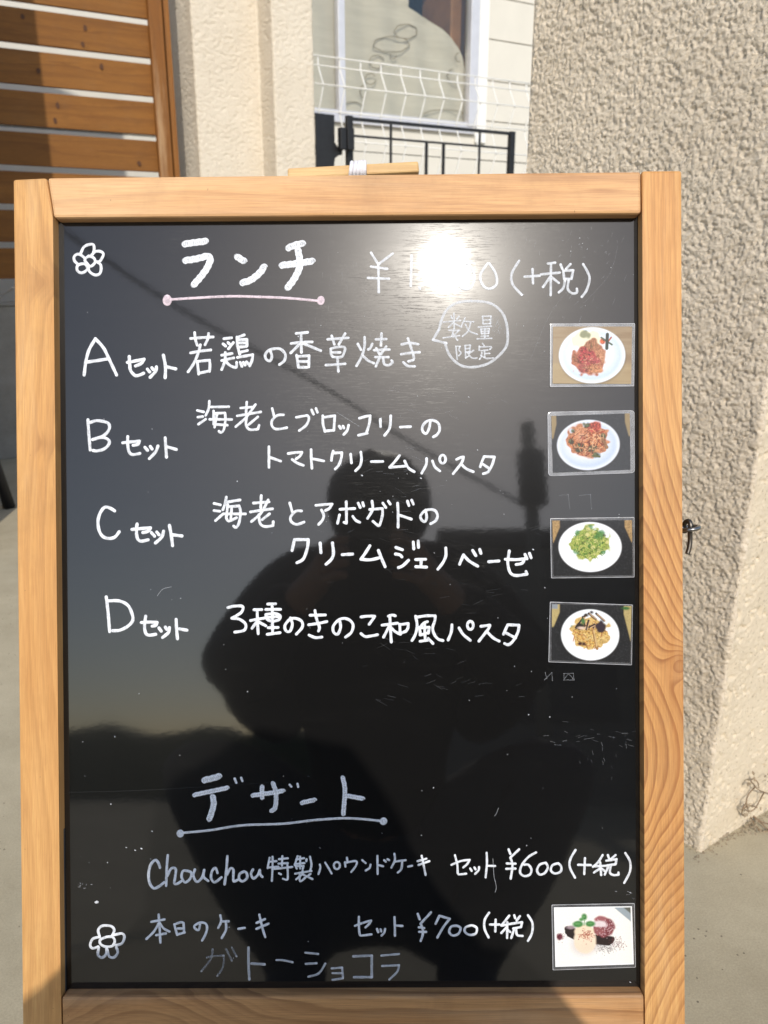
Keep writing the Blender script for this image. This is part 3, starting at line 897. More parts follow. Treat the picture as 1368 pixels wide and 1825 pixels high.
def write(ink, txt, x0, y0, width, w, op=0.85, jit=0.0):
    s = 1368.0/width
    for pts, sh in parse(txt, x0, y0, s):
        # split at sharp corners so that every leg gets its own round end
        seg = [pts[0]]; ss = [False]
        for i in range(1, len(pts)):
            seg.append(pts[i]); ss.append(False)
            if sh[i] or i == len(pts)-1:
                ink.ribbon(smooth2(seg, ss), w, op, endboost=0.15)
                seg = [pts[i]]; ss = [False]
def coil(ink, txt, x0, y0, width, rad, w, op, step=3.4):
    s = 1368.0/width
    for pts, sh in parse(txt, x0, y0, s):
        p = smooth2(pts, sh)
        ink.ribbon(p, rad*2.0+w*0.2, op*0.62, endboost=0)
        # loops along the path
        path = []; acc = 0.0
        cum = [0]
        for i in range(1, len(p)): cum.append(cum[-1]+(p[i]-p[i-1]).length)
        T = cum[-1]; n = int(T/step)*12
        loop = []
        for k in range(n+1):
            d_ = T*k/max(n, 1); j = max(i for i, cc_ in enumerate(cum) if cc_ <= d_+1e-6)
            j = min(j, len(p)-2); f = (d_-cum[j])/max(cum[j+1]-cum[j], 1e-6)
            q = p[j].lerp(p[j+1], f); ang = 2*math.pi*k/12
            loop.append(q+Vector((math.cos(ang), math.sin(ang)))*rad*(1+0.1*math.sin(k*0.7)))
        if len(loop) > 2: ink.ribbon(loop, w, min(1, op+0.12), endboost=0)

# -- title line
k = Ink()
write(k, "250,290 280,230 330,205 375,205 385,250 370,300 350,325|360,310 400,275 450,275 478,300 465,340 440,375 405,380|420,385 450,410 455,460 440,500 400,515 355,495 330,465 325,440|320,450 290,480 250,492 215,470 210,430 225,410|215,400 185,370 180,330 205,305 240,305 275,330 295,350|330,320 380,340 395,380 370,415 340,425 315,400 290,365 300,340 330,325|225,410 260,400 295,405 320,440", 100, 400, 240, 4.9, 0.95)
k.build('flower_drawing', M['ink'])
k = Ink()
coil(k, "205,150 290,138 370,128|210,275 300,262 380,240! 405,262 380,330 330,400 275,462|605,245 660,280|645,445 710,425 780,370 815,320|995,180 1060,155 1110,147|945,312 1050,300 1180,280|1070,190 1085,270 1080,340 1040,420 990,485", 280, 400, 320, 4.9, 2.6, 0.84)
k.build('title_lettering', M['ink'])
k = Ink()
write(k, "110,572 300,560 560,548 760,552 1000,562 1215,582", 280, 400, 320, 4.4, 0.85)
for cx, cy, rx, ry in ((76, 578, 26, 34), (1246, 580, 20, 26)):
    write(k, ell(cx, cy, rx, ry), 280, 400, 320, 4.2, 0.8); write(k, ell(cx, cy, rx*0.45, ry*0.45), 280, 400, 320, 6.5, 0.6)
k.build('title_underline', M['ink_pink'])
k = Ink()
write(k, "65,95 105,160|185,100 105,160! 108,315|65,172 155,185|48,235 165,240", 640, 420, 440, 4.4, 0.8)
write(k, "290,110 285,280|332,284 336,296|"+ell(452, 205, 42, 72)+"|585,150 548,210 555,275 585,298 622,282 638,225 612,165 590,155|710,155 670,220 685,275 720,295 760,270 755,210 720,155", 640, 420, 440, 4.2, 1.0)
write(k, "885,140 845,210 850,270 900,328|915,228 1000,222|960,185 962,265|1045,155 1085,150|1062,155 1060,330|1005,215 1110,205|1060,225 1018,285|1065,230 1105,262|1115,160 1125,185|1170,158 1145,185|1130,195! 1185,192! 1175,240! 1135,240! 1130,195|1140,245 1130,290 1105,315|1160,245 1155,295 1180,320 1205,315 1205,295|1240,158 1275,230 1260,300 1232,340", 640, 420, 440, 4.4, 0.72)
k.build('price_lettering', M['ink'])
k = Ink()
write(k, "190,580 220,450 290,300 400,200 560,150 800,148 1000,190 1150,320 1215,480 1235,650 1225,800 1170,900 1050,1020 900,1110 700,1150 540,1130 420,1050 330,930 280,780|185,580 95,735! 300,785", 760, 520, 160, 4.6, 0.62)
write(k, "370,370 390,410|495,375 460,420|415,330 420,560|255,465 515,440|410,470 330,545|430,490 530,540|340,590 500,590|420,560 380,680|250,705 500,670|480,600 400,690|400,640 470,740|585,400 530,520|570,455 715,460|670,470 630,600 545,680|590,500 650,600 770,650|"
 "850,380 860,485|850,375! 980,375! 970,490|860,435 965,430|860,490 965,485|785,540 985,525|825,570 835,640|825,570! 955,565! 945,635|830,605 945,600|835,640 945,635|885,560 885,700|830,680 940,675|770,720 990,712|"
 "445,830 465,1030|445,835! 510,835! 490,890 525,930 490,975|585,820 595,1010! 640,980|585,820! 665,815! 655,915|590,870 655,865|595,920 655,915|715,895 640,945|620,930 690,1010 765,1010|"
 "850,790 875,820|800,830 800,890|805,845! 985,840 960,880|830,900 930,890|880,895 885,1000|885,945 960,940|840,930 830,990 805,1030|825,970 900,1015 1015,1010", 760, 520, 160, 2.9, 0.6)
k.build('speech_bubble', M['ink'])
# -- A
k = Ink()
write(k, "310,148 240,270 205,400 185,550|310,148 400,250 460,370 545,550|225,405 330,390 440,372|685,345 690,430 700,500 750,555 800,550 845,530|665,410 750,395 850,375! 820,420 755,450|885,485 910,515|935,470 950,490|985,460 975,510 915,575|1062,330 1085,450 1082,580|1105,460 1200,482", 120, 580, 220, 5.6, 0.95)
k.build('set_lettering', M['ink']); k = Ink()
write(k, "120,145 250,135 370,128|165,80 175,160 195,220|320,90 310,150 280,215|120,305 230,285 345,272|228,215 200,320 150,430 92,515|195,400 210,540|195,400! 330,385! 335,440 330,510|215,530 325,505|"
 "490,148 575,138|480,205 510,230|535,190 550,205|595,190 540,260|465,330 580,312|505,300 505,400|465,390 600,360|505,390 465,490|510,400 560,445 625,465 630,410|715,105 650,130|635,130 640,220 665,320|640,160! 745,155! 745,230|660,195 730,195|665,240 735,235|665,300 750,278|640,355! 810,325! 800,390 775,450|670,410 690,455|705,410 725,440|740,405 780,445", 320, 580, 220, 4.9, 0.88)
write(k, "1000,275 1020,330 1015,375 990,395 955,370 950,320 990,275 1060,258 1120,265 1170,320 1160,390 1105,435|1290,90 1418,78|1345,85 1348,300|1235,200 1350,188 1468,183|1335,200 1230,305|1368,200 1563,280|1295,330 1315,460|1300,345! 1433,335! 1430,460|1310,400 1420,400|1315,465 1410,465", 320, 580, 220, 4.9, 0.8)
write(k, "270,155 400,145 500,138|315,115 345,210|465,90 430,150 395,210|305,260 310,320 330,350|305,260 380,240 460,245 450,310 420,350 330,350|320,300 410,300|380,355 390,510|250,440 350,435 465,425|"
 "605,205 640,270|765,205 745,250 720,268|680,130 680,230 650,340 590,450|665,340 720,390 785,420|805,155 920,152|868,90 862,225|785,275 870,270 955,268|810,255 845,320|920,235 860,320|800,352 945,352|850,350 805,455|885,360 900,430 950,440 990,410 980,390|"
 "1090,212 1180,195 1275,210|1085,320 1190,305 1290,298|1160,145 1190,230 1225,350 1220,385! 1165,398|1110,410 1160,450 1235,455", 540, 580, 220, 4.6, 0.72)
k.build('menu_line', M['ink'])
# -- B
k = Ink()
write(k, "165,175 175,330 190,510|190,205 260,185 340,195 395,220 400,280 340,350 215,395|215,395 320,370 390,395 400,440 350,495 270,520 220,515|605,360 605,450 620,530 660,560 740,548|550,430 640,420 735,412! 720,445 665,458|795,480 825,515|855,470 875,500|940,465 915,530 845,605|1020,375 1035,590|1045,475 1145,505", 130, 720, 220, 5.3, 0.86)
k.build('set_lettering', M['ink']); k = Ink()
write(k, "65,180 130,195|70,248 120,242|75,320 150,268|187,85 180,160 150,230|205,145 385,142|230,185 230,320! 370,330|235,210! 345,205! 350,270 335,370 305,405 285,390|265,215 240,350|190,270 415,272|567,95 560,205|505,155 630,145|470,235 590,215 710,195|655,120 560,250 455,345|565,250 560,330 600,375 680,370! 692,330|680,245 585,325|"
 "825,160 845,240|940,225 880,230 825,280 825,340 870,370 975,355|1070,250 1180,230! 1200,260 1170,330 1100,385|1225,175 1245,220|1270,160 1285,200", 340, 700, 240, 4.5, 0.92)
write(k, "28,120 30,200 50,280|45,135 150,120! 140,270|55,275 130,268|195,225 210,250|232,225 242,245|290,215 275,270 240,310|400,145 470,125 510,120! 500,200 470,300|390,318 480,298|612,155 615,230|718,120 715,200 700,260 655,320|815,235 920,230|1120,175 1110,240 1080,300 1045,280 1040,230 1080,180 1140,165 1200,195 1215,260 1190,310 1150,335", 570, 720, 240, 4.7, 0.95)
write(k, "165,35 165,140 165,245|180,145 285,182|360,105 430,95 500,92! 480,130 440,160|400,165 450,200 515,225|593,65 595,160 602,255|610,158 722,180|818,80 805,130 800,175|820,100 905,95! 900,150 875,220 838,262|995,110 1003,200|1098,90 1105,160 1090,230 1045,280|1205,187 1322,185", 450, 790, 240, 4.7, 0.97)
write(k, "180,125 130,190 80,245! 240,232|232,180 270,250 330,290|455,155 450,220 405,305|515,180 540,240 590,282|"+ell(618, 162, 30, 42)+"|760,165 800,145 830,140! 810,200 725,310|810,215 860,260 930,290|1040,135 1020,180 1000,240|1040,135! 1145,140! 1120,220 1080,290 1030,310|1030,215 1090,255", 680, 790, 240, 4.7, 0.97)
k.build('menu_line', M['ink'])
# -- C
k = Ink()
write(k, "400,190 350,160 290,150 240,210 215,300 225,400 265,470 330,495 400,480 450,420|648,335 640,400 650,490 690,525 770,510|590,395 700,385 795,378! 770,415 710,430|805,430 840,470|865,425 890,455|940,415 920,480 850,545|1005,350 1025,460 1040,575|1040,455 1145,468", 140, 880, 220, 5.6, 0.97)
k.build('set_lettering', M['ink']); k = Ink()
write(k, "120,155 185,170|120,228 180,235|135,330 215,260|245,90 235,150 210,220|260,140 385,120|260,165 245,300! 270,335 350,300|265,190! 375,180! 390,240 375,350 345,400 320,385|300,200 290,320|225,262 440,262|600,75 595,200|520,152 680,140|490,242 600,225 715,210|670,120 600,250 500,340|575,270 590,360 640,390 720,380! 722,340|685,260 610,320|890,150 915,240|1010,232 950,235 900,290 905,340 960,368 1035,345", 360, 870, 240, 4.8, 0.92)
write(k, "15,118 100,110 180,105! 150,150 110,170|72,165 95,220 80,270 42,312|260,158 410,150|323,80 325,180 325,300! 300,290|255,215 235,300|390,230 420,270 460,290|445,95 465,140|490,90 500,125|585,75 590,160 540,250|560,160 690,150! 690,220 660,320 630,310 595,280|695,95 725,140|750,75 770,105|845,95 850,200 850,340|870,220 985,258|945,75 960,120|988,65 1005,105|1130,165 1140,240 1120,285 1085,260 1080,220 1120,175 1180,160 1230,175 1250,225 1230,275 1180,305", 560, 880, 240, 4.8, 0.9)
write(k, "140,95 115,205|140,95! 280,95! 270,180 230,290 165,330|400,130 408,228|525,128 535,240 510,300 460,345|625,248 730,242|905,158 860,230 815,295! 910,300 1000,280|992,205 1030,300 1060,370|1170,175 1235,198|1165,242 1210,250 1230,270|1195,380 1240,360 1298,305", 500, 945, 240, 5.4, 1.0)
write(k, "35,120 40,190|85,110 88,175|60,298 160,295|115,300 112,370|60,370 170,375|365,180 365,260 335,330 285,395|505,345 545,250! 600,310 690,365|638,205 670,258|710,195 722,235|800,320 905,312|1010,210 995,330 1020,430 1080,460 1190,445! 1180,420|970,295 1080,298 1165,290! 1140,335 1080,348|1170,245 1190,290|1215,235 1232,280", 730, 945, 240, 5.2, 1.0)
k.build('menu_line', M['ink'])
# -- D
k = Ink()
write(k, "180,85 200,250 218,470|205,130 320,130 410,170 455,240 475,340 420,410 330,455 250,460|618,300 605,400 615,480 650,510 730,500|570,370 660,365 745,370! 730,400 690,410|765,430 790,465|835,420 850,445|880,425 870,480 805,535|955,335 960,440 970,550|990,440 1075,455", 160, 1050, 220, 5.5, 1.0)
k.build('set_lettering', M['ink']); k = Ink()
write(k, "90,130 160,115 240,120 225,180 130,238! 210,250 270,300 255,360 160,380|355,152 435,150|388,155 390,250 398,395|320,262 470,235|390,265 335,340|400,275 475,315|495,95 575,92|475,150 625,148|540,120 545,390|475,200 490,250 550,268 610,250 620,210 560,190 480,200|480,232 600,222|500,335 600,332|490,402 620,385|"
 "725,235 745,300 720,370 680,365 670,310 720,250 780,240 840,270 845,330 785,400|925,208 1080,205|910,305 1010,290 1095,272|975,160 990,240 1020,330 1010,368|915,410 980,435 1045,430|1225,260 1235,330 1205,400 1165,380 1160,320 1210,260 1270,240 1330,260 1362,310 1345,380 1285,430", 390, 1060, 240, 5.0, 1.0)
write(k, "175,300 260,290 360,290! 330,340 285,400|175,525 230,565 300,560 400,540|545,290 600,275 640,285|565,280 570,400 585,640|460,412 670,385|560,420 480,575|575,440 640,500 710,535|700,400 705,530|700,405! 815,390! 810,450 780,500|715,520 780,495|"
 "915,290 935,420 910,540 865,620|930,305 1050,285 1180,285! 1175,350 1145,450 1170,540 1220,600 1285,620|1075,365 1030,380 990,420|965,440 980,540|970,450! 1100,440! 1085,520|975,545 1090,515|1035,400 1045,620|975,630 1080,615|1085,590 1150,660", 620, 1060, 180, 4.9, 0.98)
write(k, "325,385 315,480 275,580|415,425 470,510 560,585|"+ell(560, 392, 38, 52)+"|695,405 810,390! 790,440 670,595|785,485 850,550 930,595|1040,385 1015,440 985,505|1040,385! 1185,390! 1170,480 1110,590 1050,640 1000,625|1010,485 1140,555", 760, 1060, 190, 5.0, 0.96)
k.build('menu_line', M['ink'])
# -- dessert heading
k = Ink()
coil(k, "215,70 260,60 310,46", 300, 1370, 400, 4.4, 2.8, 0.85)
coil(k, "155,160 270,135 360,116|510,162 620,148 700,134|570,105 570,180|635,85 655,150 650,235 625,258|810,208 890,190|1060,50 1075,130 1065,280|1090,165 1185,182", 300, 1370, 400, 2.9, 2.6, 0.85, 3.0)
coil(k, "268,165 275,220 248,310", 300, 1370, 400, 4.0, 2.8, 0.85)
write(k, "403,60 413,85|443,55 450,75|738,98 748,108|786,92 790,110", 300, 1370, 400, 4.2, 0.85)
k.build('title_lettering', M['ink'])
k = Ink()
write(k, "95,390 250,375 450,345 700,335 900,312 1100,302 1295,318|"+ell(72, 395, 15, 17)+"|"+ell(1310, 320, 16, 16)+"|"+ell(72, 395, 6, 7)+"|1310,318 1318,330", 300, 1370, 400, 4.2, 0.86)
k.build('title_underline', M['ink'])
# -- cake set line
k = Ink()
write(k, "255,205 235,150 205,130 160,180 140,270 150,360 190,415 240,400 300,355", 240, 1510, 240, 4.9, 0.97)
write(k, "335,80 325,200 318,390|330,290 370,215 415,220 410,300 400,365 430,370 470,345|540,240 490,240 475,300 510,355 560,320 575,260 540,240|610,225 595,290 630,350 680,310 705,230! 700,300 745,340|840,260 820,210 785,240 775,310 810,355 880,305|940,90 930,230 912,375|935,280 970,215 1000,225 1000,300 1005,345 1045,330|1110,245 1065,270 1060,320 1095,345 1140,310 1135,260 1110,245|1200,225 1180,270 1205,315 1250,280 1270,230! 1275,275 1295,300", 240, 1510, 240, 4.5, 1.0)
write(k, "115,105 95,210|120,145 185,140|100,205 205,195|145,95 145,200 138,340|210,120 300,110|245,90 240,185|205,165 300,160|165,220 345,200|295,170 300,300 290,330 250,320|210,265 230,275|400,90 370,180|385,125 465,110|370,170 470,160|425,95 425,215|380,190 390,215|380,190! 460,190! 450,220|490,120 488,140|525,95 540,180 525,240|375,268 540,240|450,235 445,260|455,265 385,325|420,280 425,345 475,310|530,270 490,300|460,280 550,322|625,175 630,210 612,270|680,155 745,265|"+ell(798, 185, 31, 36)+"|900,105 905,140|880,150 885,195|890,155 990,140 995,180 945,250|1055,130 1090,160|1140,175 1130,210 1090,235|1210,85 1212,270|1220,180 1268,192|1278,130 1295,145|1312,120 1330,130", 460, 1510, 240, 3.7, 1.0)
write(k, "185,65 190,130 155,205|190,145 300,130|265,150 255,220 220,255|325,195 365,187|420,140 510,115|430,178 540,140|462,85 480,170 502,280|800,80 825,180 830,265 850,275 915,268|765,178 860,140 950,128! 925,170 885,205|955,215 970,240|998,205 1010,225|1045,200 1040,235 1005,270|1122,55 1125,160 1112,305|1135,188 1208,190", 670, 1510, 240, 3.8, 0.93)
write(k, "88,75 105,120|190,75 105,155! 125,230 108,360|70,212 155,215|65,265 155,262|355,105 280,150 215,230 200,300 240,335 295,320 310,270 280,225 240,225|450,205 390,225 365,280 390,320 440,305 470,250 450,205|570,210 515,230 500,280 540,310 595,290 600,240 570,210|740,80 690,170 685,250 735,350|765,225 890,228|832,160 825,315|1005,130 960,200 910,245|915,240 1040,235|980,200 990,325|980,260 920,300|990,260 1030,290|1055,130 1065,160|1130,130 1085,170|1040,185! 1140,170! 1130,220! 1050,230|1060,240 1025,320|1085,230 1075,300 1110,325 1160,320! 1158,300|1225,110 1270,190 1270,290 1215,400", 890, 1500, 250, 4.1, 0.93)
k.build('menu_line', M['ink'])
k = Ink()
write(k, "110,235 100,190 130,160 190,162 215,190 200,230|215,225 270,215 288,240 270,285 225,300|230,315 240,350 215,385 180,380 165,330|160,320 155,365 125,388 98,365 105,315|100,310 60,322 42,300 60,255 110,240|160,240 115,260 115,290 150,310 200,305 218,270 200,240 160,240", 150, 1610, 340, 4.6, 0.86)
k.build('flower_drawing', M['ink'])
k = Ink()
write(k, "480,132 575,115|533,80 540,180 545,280|535,140 500,200 445,255|540,140 570,180 610,202|515,228 585,215|645,150 665,225|650,150 690,135 712,140! 715,210|670,180 705,180|670,222 720,208|830,150 820,190 795,180 790,160 830,138 870,145 880,180 865,230 845,265|975,85 980,130 960,175|980,130 1035,128|1015,135 1015,190 985,248|1105,182 1150,175|1235,140 1295,112|1235,182 1320,145|1255,80 1275,170 1297,240", 150, 1610, 340, 4.2, 1.0)
k.build('dish_lettering', M['ink']); k = Ink()
write(k, "155,110 155,250 170,365 210,378 335,362|100,240 220,195 330,165! 300,215 250,262|415,285 432,330|465,290 475,320|530,285 520,335 480,378|665,115 670,250 672,380|690,235 780,242", 620, 1620, 170, 4.0, 1.0)
write(k, "80,105 100,160|215,90 110,205! 130,260 130,320 110,380|92,242 145,250|95,288 165,288|262,205 300,125! 405,155! 340,240 280,345|480,225 420,235 400,290 440,325 495,305 515,250 480,225|615,225 565,245 560,290 610,320 670,305 680,250 640,225 615,225|805,95 760,170 760,260 800,345|815,215 910,215|872,165 868,285|1010,125 930,225|935,225 1040,205|990,190 988,350|985,240 930,300|995,270 1020,290|1060,120 1070,150|1118,130 1085,175|1040,205! 1140,190! 1130,240! 1050,255|1060,260 1030,350|1080,255 1090,320 1145,330|1200,120 1245,200 1240,300 1200,380", 730, 1610, 240, 4.2, 1.0)
k.build('menu_line', M['ink'])
k = Ink()
write(k, "135,40 125,100 65,178|100,92 130,85 205,80! 200,150 165,208|220,40 255,112|255,30 285,85", 340, 1680, 390, 3.6, 0.2)
write(k, "360,30 360,130 365,228|378,130 460,135|1015,85 1130,80! 1130,215|1020,215 1130,215", 340, 1680, 390, 4.6, 0.55)
write(k, "535,108 580,110 635,122|715,62 795,70|718,132 785,128|840,130 800,190 735,212|880,160 945,155! 950,215|885,190 945,190|885,232 950,222|1190,80 1300,70|1195,145 1300,140! 1290,180 1240,230", 340, 1680, 390, 3.8, 0.6)
k.build('menu_line', M['ink'], 'faint half wiped last line of handwriting')

# dried specks, wiped residue and scratches left in the surface
k = Ink()
rr = random.Random(5)
for i in range(150):
    x = rr.uniform(125, 1130); y = 400+1360*rr.random()
    if rr.random() < 0.35: x = rr.uniform(640, 1130); y = rr.uniform(390, 900)
    k.ribbon([(x, y), (x+rr.uniform(-1, 1), y+rr.uniform(-1, 1))], rr.choice((0.8, 1.1, 1.1, 1.7)), rr.uniform(0.2, 0.8), endboost=0)
for x, y, w in ((172, 1607, 4), (170, 1608, 3.5), (251, 1512, 2), (240, 1515, 1.6), (224, 1510, 1.2), (270, 1481, 1.5), (644, 847, 2.2), (749, 852, 2), (949, 979, 2), (1122, 1750, 1.5)):
    k.ribbon([(x, y), (x+1.5, y+0.7)], w, 0.85, endboost=0)
def cluster(cx, cy, rx, ry, n, w, op, ang=None, ln=6):
    for i in range(n):
        x = rr.gauss(cx, rx); y = rr.gauss(cy, ry)
        if not (125 < x < 1128 and 398 < y < 1752): continue
        a = (ang if ang is not None else rr.uniform(0, 3.1))+rr.gauss(0, 0.25); l_ = rr.uniform(0.4, 1)*ln
        k.ribbon([(x, y), (x+math.cos(a)*l_, y+math.sin(a)*l_)], w*rr.uniform(0.6, 1.3), op*rr.uniform(0.15, 0.55), endboost=0)
cluster(148, 1578, 7, 3, 10, 1.3, 0.6, None, 3); cluster(1045, 1312, 40, 10, 22, 0.8, 0.35, 0.1, 12); cluster(1070, 1330, 30, 25, 16, 0.8, 0.3, 1.5, 8)
cluster(1115, 1590, 10, 4, 8, 1.2, 0.7, 0.2, 5); cluster(885, 579, 5, 10, 50, 1.4, 0.35, 1.5, 3); cluster(905, 430, 60, 22, 50, 1.2, 0.22, 1.7, 9)
cluster(1050, 430, 25, 16, 16, 1.6, 0.25, None, 4); cluster(1040, 470, 40, 60, 24, 0.8, 0.3, 2.1, 14); cluster(960, 560, 60, 40, 30, 0.8, 0.25, 2.2, 12)
cluster(700, 545, 60, 25, 34, 1.0, 0.2, None, 5); cluster(600, 500, 25, 60, 26, 0.8, 0.18, 1.5, 16); cluster(740, 830, 60, 40, 40, 0.8, 0.20, 0.0, 22)
cluster(720, 950, 120, 40, 30, 0.8, 0.10, 0.05, 26); cluster(830, 1020, 90, 40, 24, 0.8, 0.10, 0.05, 24); cluster(710, 1180, 50, 40, 26, 0.9, 0.12, 0.1, 22)
cluster(760, 700, 70, 30, 40, 0.8, 0.22, 0.1, 20); cluster(880, 1230, 60, 20, 12, 0.8, 0.15, -0.2, 18)
for pts, op in (([(878, 1530), (880, 1560), (884, 1580), (882, 1590)], 0.45), ([(888, 1440), (884, 1450), (881, 1454)], 0.35), ([(1100, 440), (1085, 490), (1040, 540)], 0.08), ([(945, 640), (980, 560), (1010, 520)], 0.07), ([(280, 1062), (290, 1050), (305, 1046)], 0.4), ([(120, 1412), (260, 1408), (480, 1395)], 0.025), ([(600, 735), (640, 760)], 0.3)):
    k.ribbon(smooth2([Vector(p) for p in pts], [False]*len(pts)), 0.9, op, endboost=0)
# ghost outlines of removed cards
write(k, "25,12 38,60|20,70 75,15|75,15 80,75|165,70 240,70! 235,20! 165,22! 165,70|170,60 200,28 232,60", 965, 1195, 205*1.6, 1.1, 0.18)
write(k, "5,10 60,5! 70,90|130,10 200,5! 205,95", 995, 880, 205*1.9, 0.9, 0.16)
o = k.build('dried_specks', M['ink']); o['kind'] = 'stuff'

# ------------------------------------------------------------------ laminated photo cards
W_, H_ = 190, 140
def canvas(c): return np.tile(np.array(lin(*c)), (H_, W_, 1)).astype(float)
YY, XX = np.mgrid[0:H_, 0:W_]
XX = XX/(W_-1); YY = YY/(H_-1)
ASP = 1068/775
def blend(img, mask, c):
    m = np.clip(mask, 0, 1)[..., None]; img[:] = img*(1-m) + np.array(lin(*c))*m
def nz(s, seed): return vnoise(XX*s*ASP, YY*s, seed)
def el(cx, cy, rx, ry, rough=0.0, sd=0, soft=60):
    d = np.sqrt(((XX-cx)/rx)**2 + ((YY-cy)/ry)**2) + (nz(14, sd)-0.5)*rough
    return np.clip((1-d)*soft*min(rx, ry)+0.5, 0, 1)
def seg(img, x0, y0, x1, y1, w, c, a=1.0):
    dx, dy = (x1-x0)*ASP, y1-y0; L2 = dx*dx+dy*dy+1e-9
    t = np.clip((((XX-x0)*ASP)*dx + (YY-y0)*dy)/L2, 0, 1)
    d = np.hypot((XX-x0)*ASP-t*dx, YY-y0-t*dy)
    blend(img, np.clip((w-d)*140+0.5, 0, 1)*a, c)
def strands(img, cx, cy, rx, ry, n, cols, w, sd, ln=0.16):
    r_ = random.Random(sd)
    for i in range(n):
        a = r_.uniform(0, 6.28); q = math.sqrt(r_.random())
        x, y = cx+rx*q*math.cos(a)*0.92, cy+ry*q*math.sin(a)*0.92
        b = r_.uniform(0, 6.28); l_ = r_.uniform(0.4, 1)*ln
        c = r_.choice(cols)
        x2, y2 = x+math.cos(b)*l_/ASP, y+math.sin(b)*l_
        x3, y3 = x2+math.cos(b+0.8)*l_*0.6/ASP, y2+math.sin(b+0.8)*l_*0.6
        for (p, q2, r2, s2) in ((x, y, x2, y2), (x2, y2, x3, y3)):
            if ((r2-cx)/rx)**2+((s2-cy)/ry)**2 < 1.05: seg(img, p, q2, r2, s2, w, c, 0.85)
def n_(x, y): return ((x-145)/1068, (y-135)/775)
def plate(img, cx, cy, rx, ry, shade=(205, 218, 232), rim=(232, 238, 244)):
    cx, cy = n_(cx, cy); rx /= 1068; ry /= 775
    blend(img, el(cx+0.005, cy+0.02, rx*1.02, ry*1.02, soft=30)*0.35, (60, 50, 40))
    blend(img, el(cx, cy, rx, ry), rim)
    blend(img, el(cx, cy, rx*0.9, ry*0.9, soft=20), shade)
    blend(img, el(cx-0.02, cy-0.03, rx*0.74, ry*0.72, soft=8), rim)
def stroke(img, x0, y0, x1, y1, w, c, a=1.0):
    (p, q), (r2, s2) = n_(x0, y0), n_(x1, y1); seg(img, p, q, r2, s2, w/775/2, c, a)
def blob(img, x, y, rx, ry, c, rough=0.5, sd=1, a=1.0, soft=40):
    (p, q) = n_(x, y); blend(img, el(p, q, rx/1068, ry/775, rough, sd, soft)*a, c)

# card 1: chicken with tomato on a wooden table
i1 = canvas((176, 156, 128))
blend(i1, np.clip((nz(3, 50)*0.5+vnoise(XX*3, YY*26, 51)*0.5-0.4)*3, 0, 1)*0.5, (150, 122, 92)); blend(i1, np.clip((YY-0.62)*20, 0, 1)*0.4, (205, 184, 140))
plate(i1, 678, 525, 450, 380)
blob(i1, 600, 320, 185, 135, (236, 232, 205), 0.4, 3); blob(i1, 575, 250, 60, 50, (120, 125, 90), 0.9, 4, 0.8)
blob(i1, 640, 590, 225, 200, (205, 135, 105), 0.45, 5); blob(i1, 690, 430, 110, 130, (198, 140, 105), 0.5, 6); blob(i1, 780, 540, 85, 110, (214, 155, 118), 0.5, 7)
blob(i1, 560, 700, 70, 75, (190, 105, 95), 0.5, 12); blob(i1, 720, 710, 100, 60, (222, 160, 118), 0.5, 13); blob(i1, 440, 565, 40, 55, (182, 120, 88), 0.5, 14)
for j, (x, y, r) in enumerate(((560, 470, 55), (545, 560, 60), (650, 520, 60), (700, 580, 65), (620, 600, 60), (740, 600, 45))): blob(i1, x, y, r, r*0.95, (205, 78+j*5, 82+j*4), 0.45, 8+j)
for j in range(40):
    r_ = random.Random(j); x, y = r_.gauss(640, 100), r_.gauss(560, 90); stroke(i1, x, y, x+r_.uniform(-25, 25), y+r_.uniform(-20, 20), 7, r_.choice([(150, 80, 60), (235, 190, 160), (120, 70, 50), (225, 120, 110)]), 0.6)
strands(i1, *n_(640, 590), 0.19, 0.24, 60, [(150, 84, 56), (232, 180, 146), (120, 66, 48), (206, 120, 100)], 0.006, 163, 0.06)
for j in range(12):
    r_ = random.Random(90+j); x = r_.uniform(600, 740); stroke(i1, x, 420, x+r_.uniform(-20, 20), 310+r_.uniform(0, 60), 9, r_.choice([(150, 100, 70), (120, 110, 70), (215, 150, 120)]), 0.8)
blob(i1, 820, 335, 38, 38, (232, 120, 80), 0.3, 11); stroke(i1, 800, 285, 945, 380, 24, (95, 105, 85)); stroke(i1, 935, 280, 900, 330, 20, (225, 110, 75)); stroke(i1, 882, 240, 876, 430, 44, (66, 72, 66))
# card 2: prawn tomato pasta on dark slate
def slate_bg(seed, c=(62, 64, 68)):
    im = canvas(c); blend(im, np.clip((nz(60, seed)-0.5)*2, 0, 1)*0.25, (95, 96, 98)); blend(im, np.clip((nz(90, seed+1)-0.6)*3, 0, 1)*0.4, (30, 30, 32)); return im
i2 = slate_bg(60)
for s_ in (0, 1):
    xs_ = XX if s_ == 0 else 1-XX
    blend(i2, np.clip((0.07-xs_-np.clip(YY-0.15, 0, 1)*0.18)*60, 0, 1)*np.clip((0.42-YY)*30, 0, 1), (168, 148, 112))
plate(i2, 640, 550, 430, 345, (196, 208, 226), (226, 230, 238))
blob(i2, 640, 480, 275, 225, (214, 150, 110), 0.4, 61); strands(i2, *n_(640, 490), 0.25, 0.27, 150, [(226, 140, 90), (235, 170, 120), (190, 90, 60), (240, 190, 150), (160, 70, 50)], 0.011, 62, 0.22)
blob(i2, 720, 310, 90, 80, (205, 98, 80), 0.5, 63); blob(i2, 560, 420, 120, 100, (228, 160, 120), 0.3, 64); blob(i2, 580, 440, 70, 50, (235, 180, 145), 0.3, 66); blob(i2, 580, 455, 30, 20, (215, 110, 90), 0.3, 67)
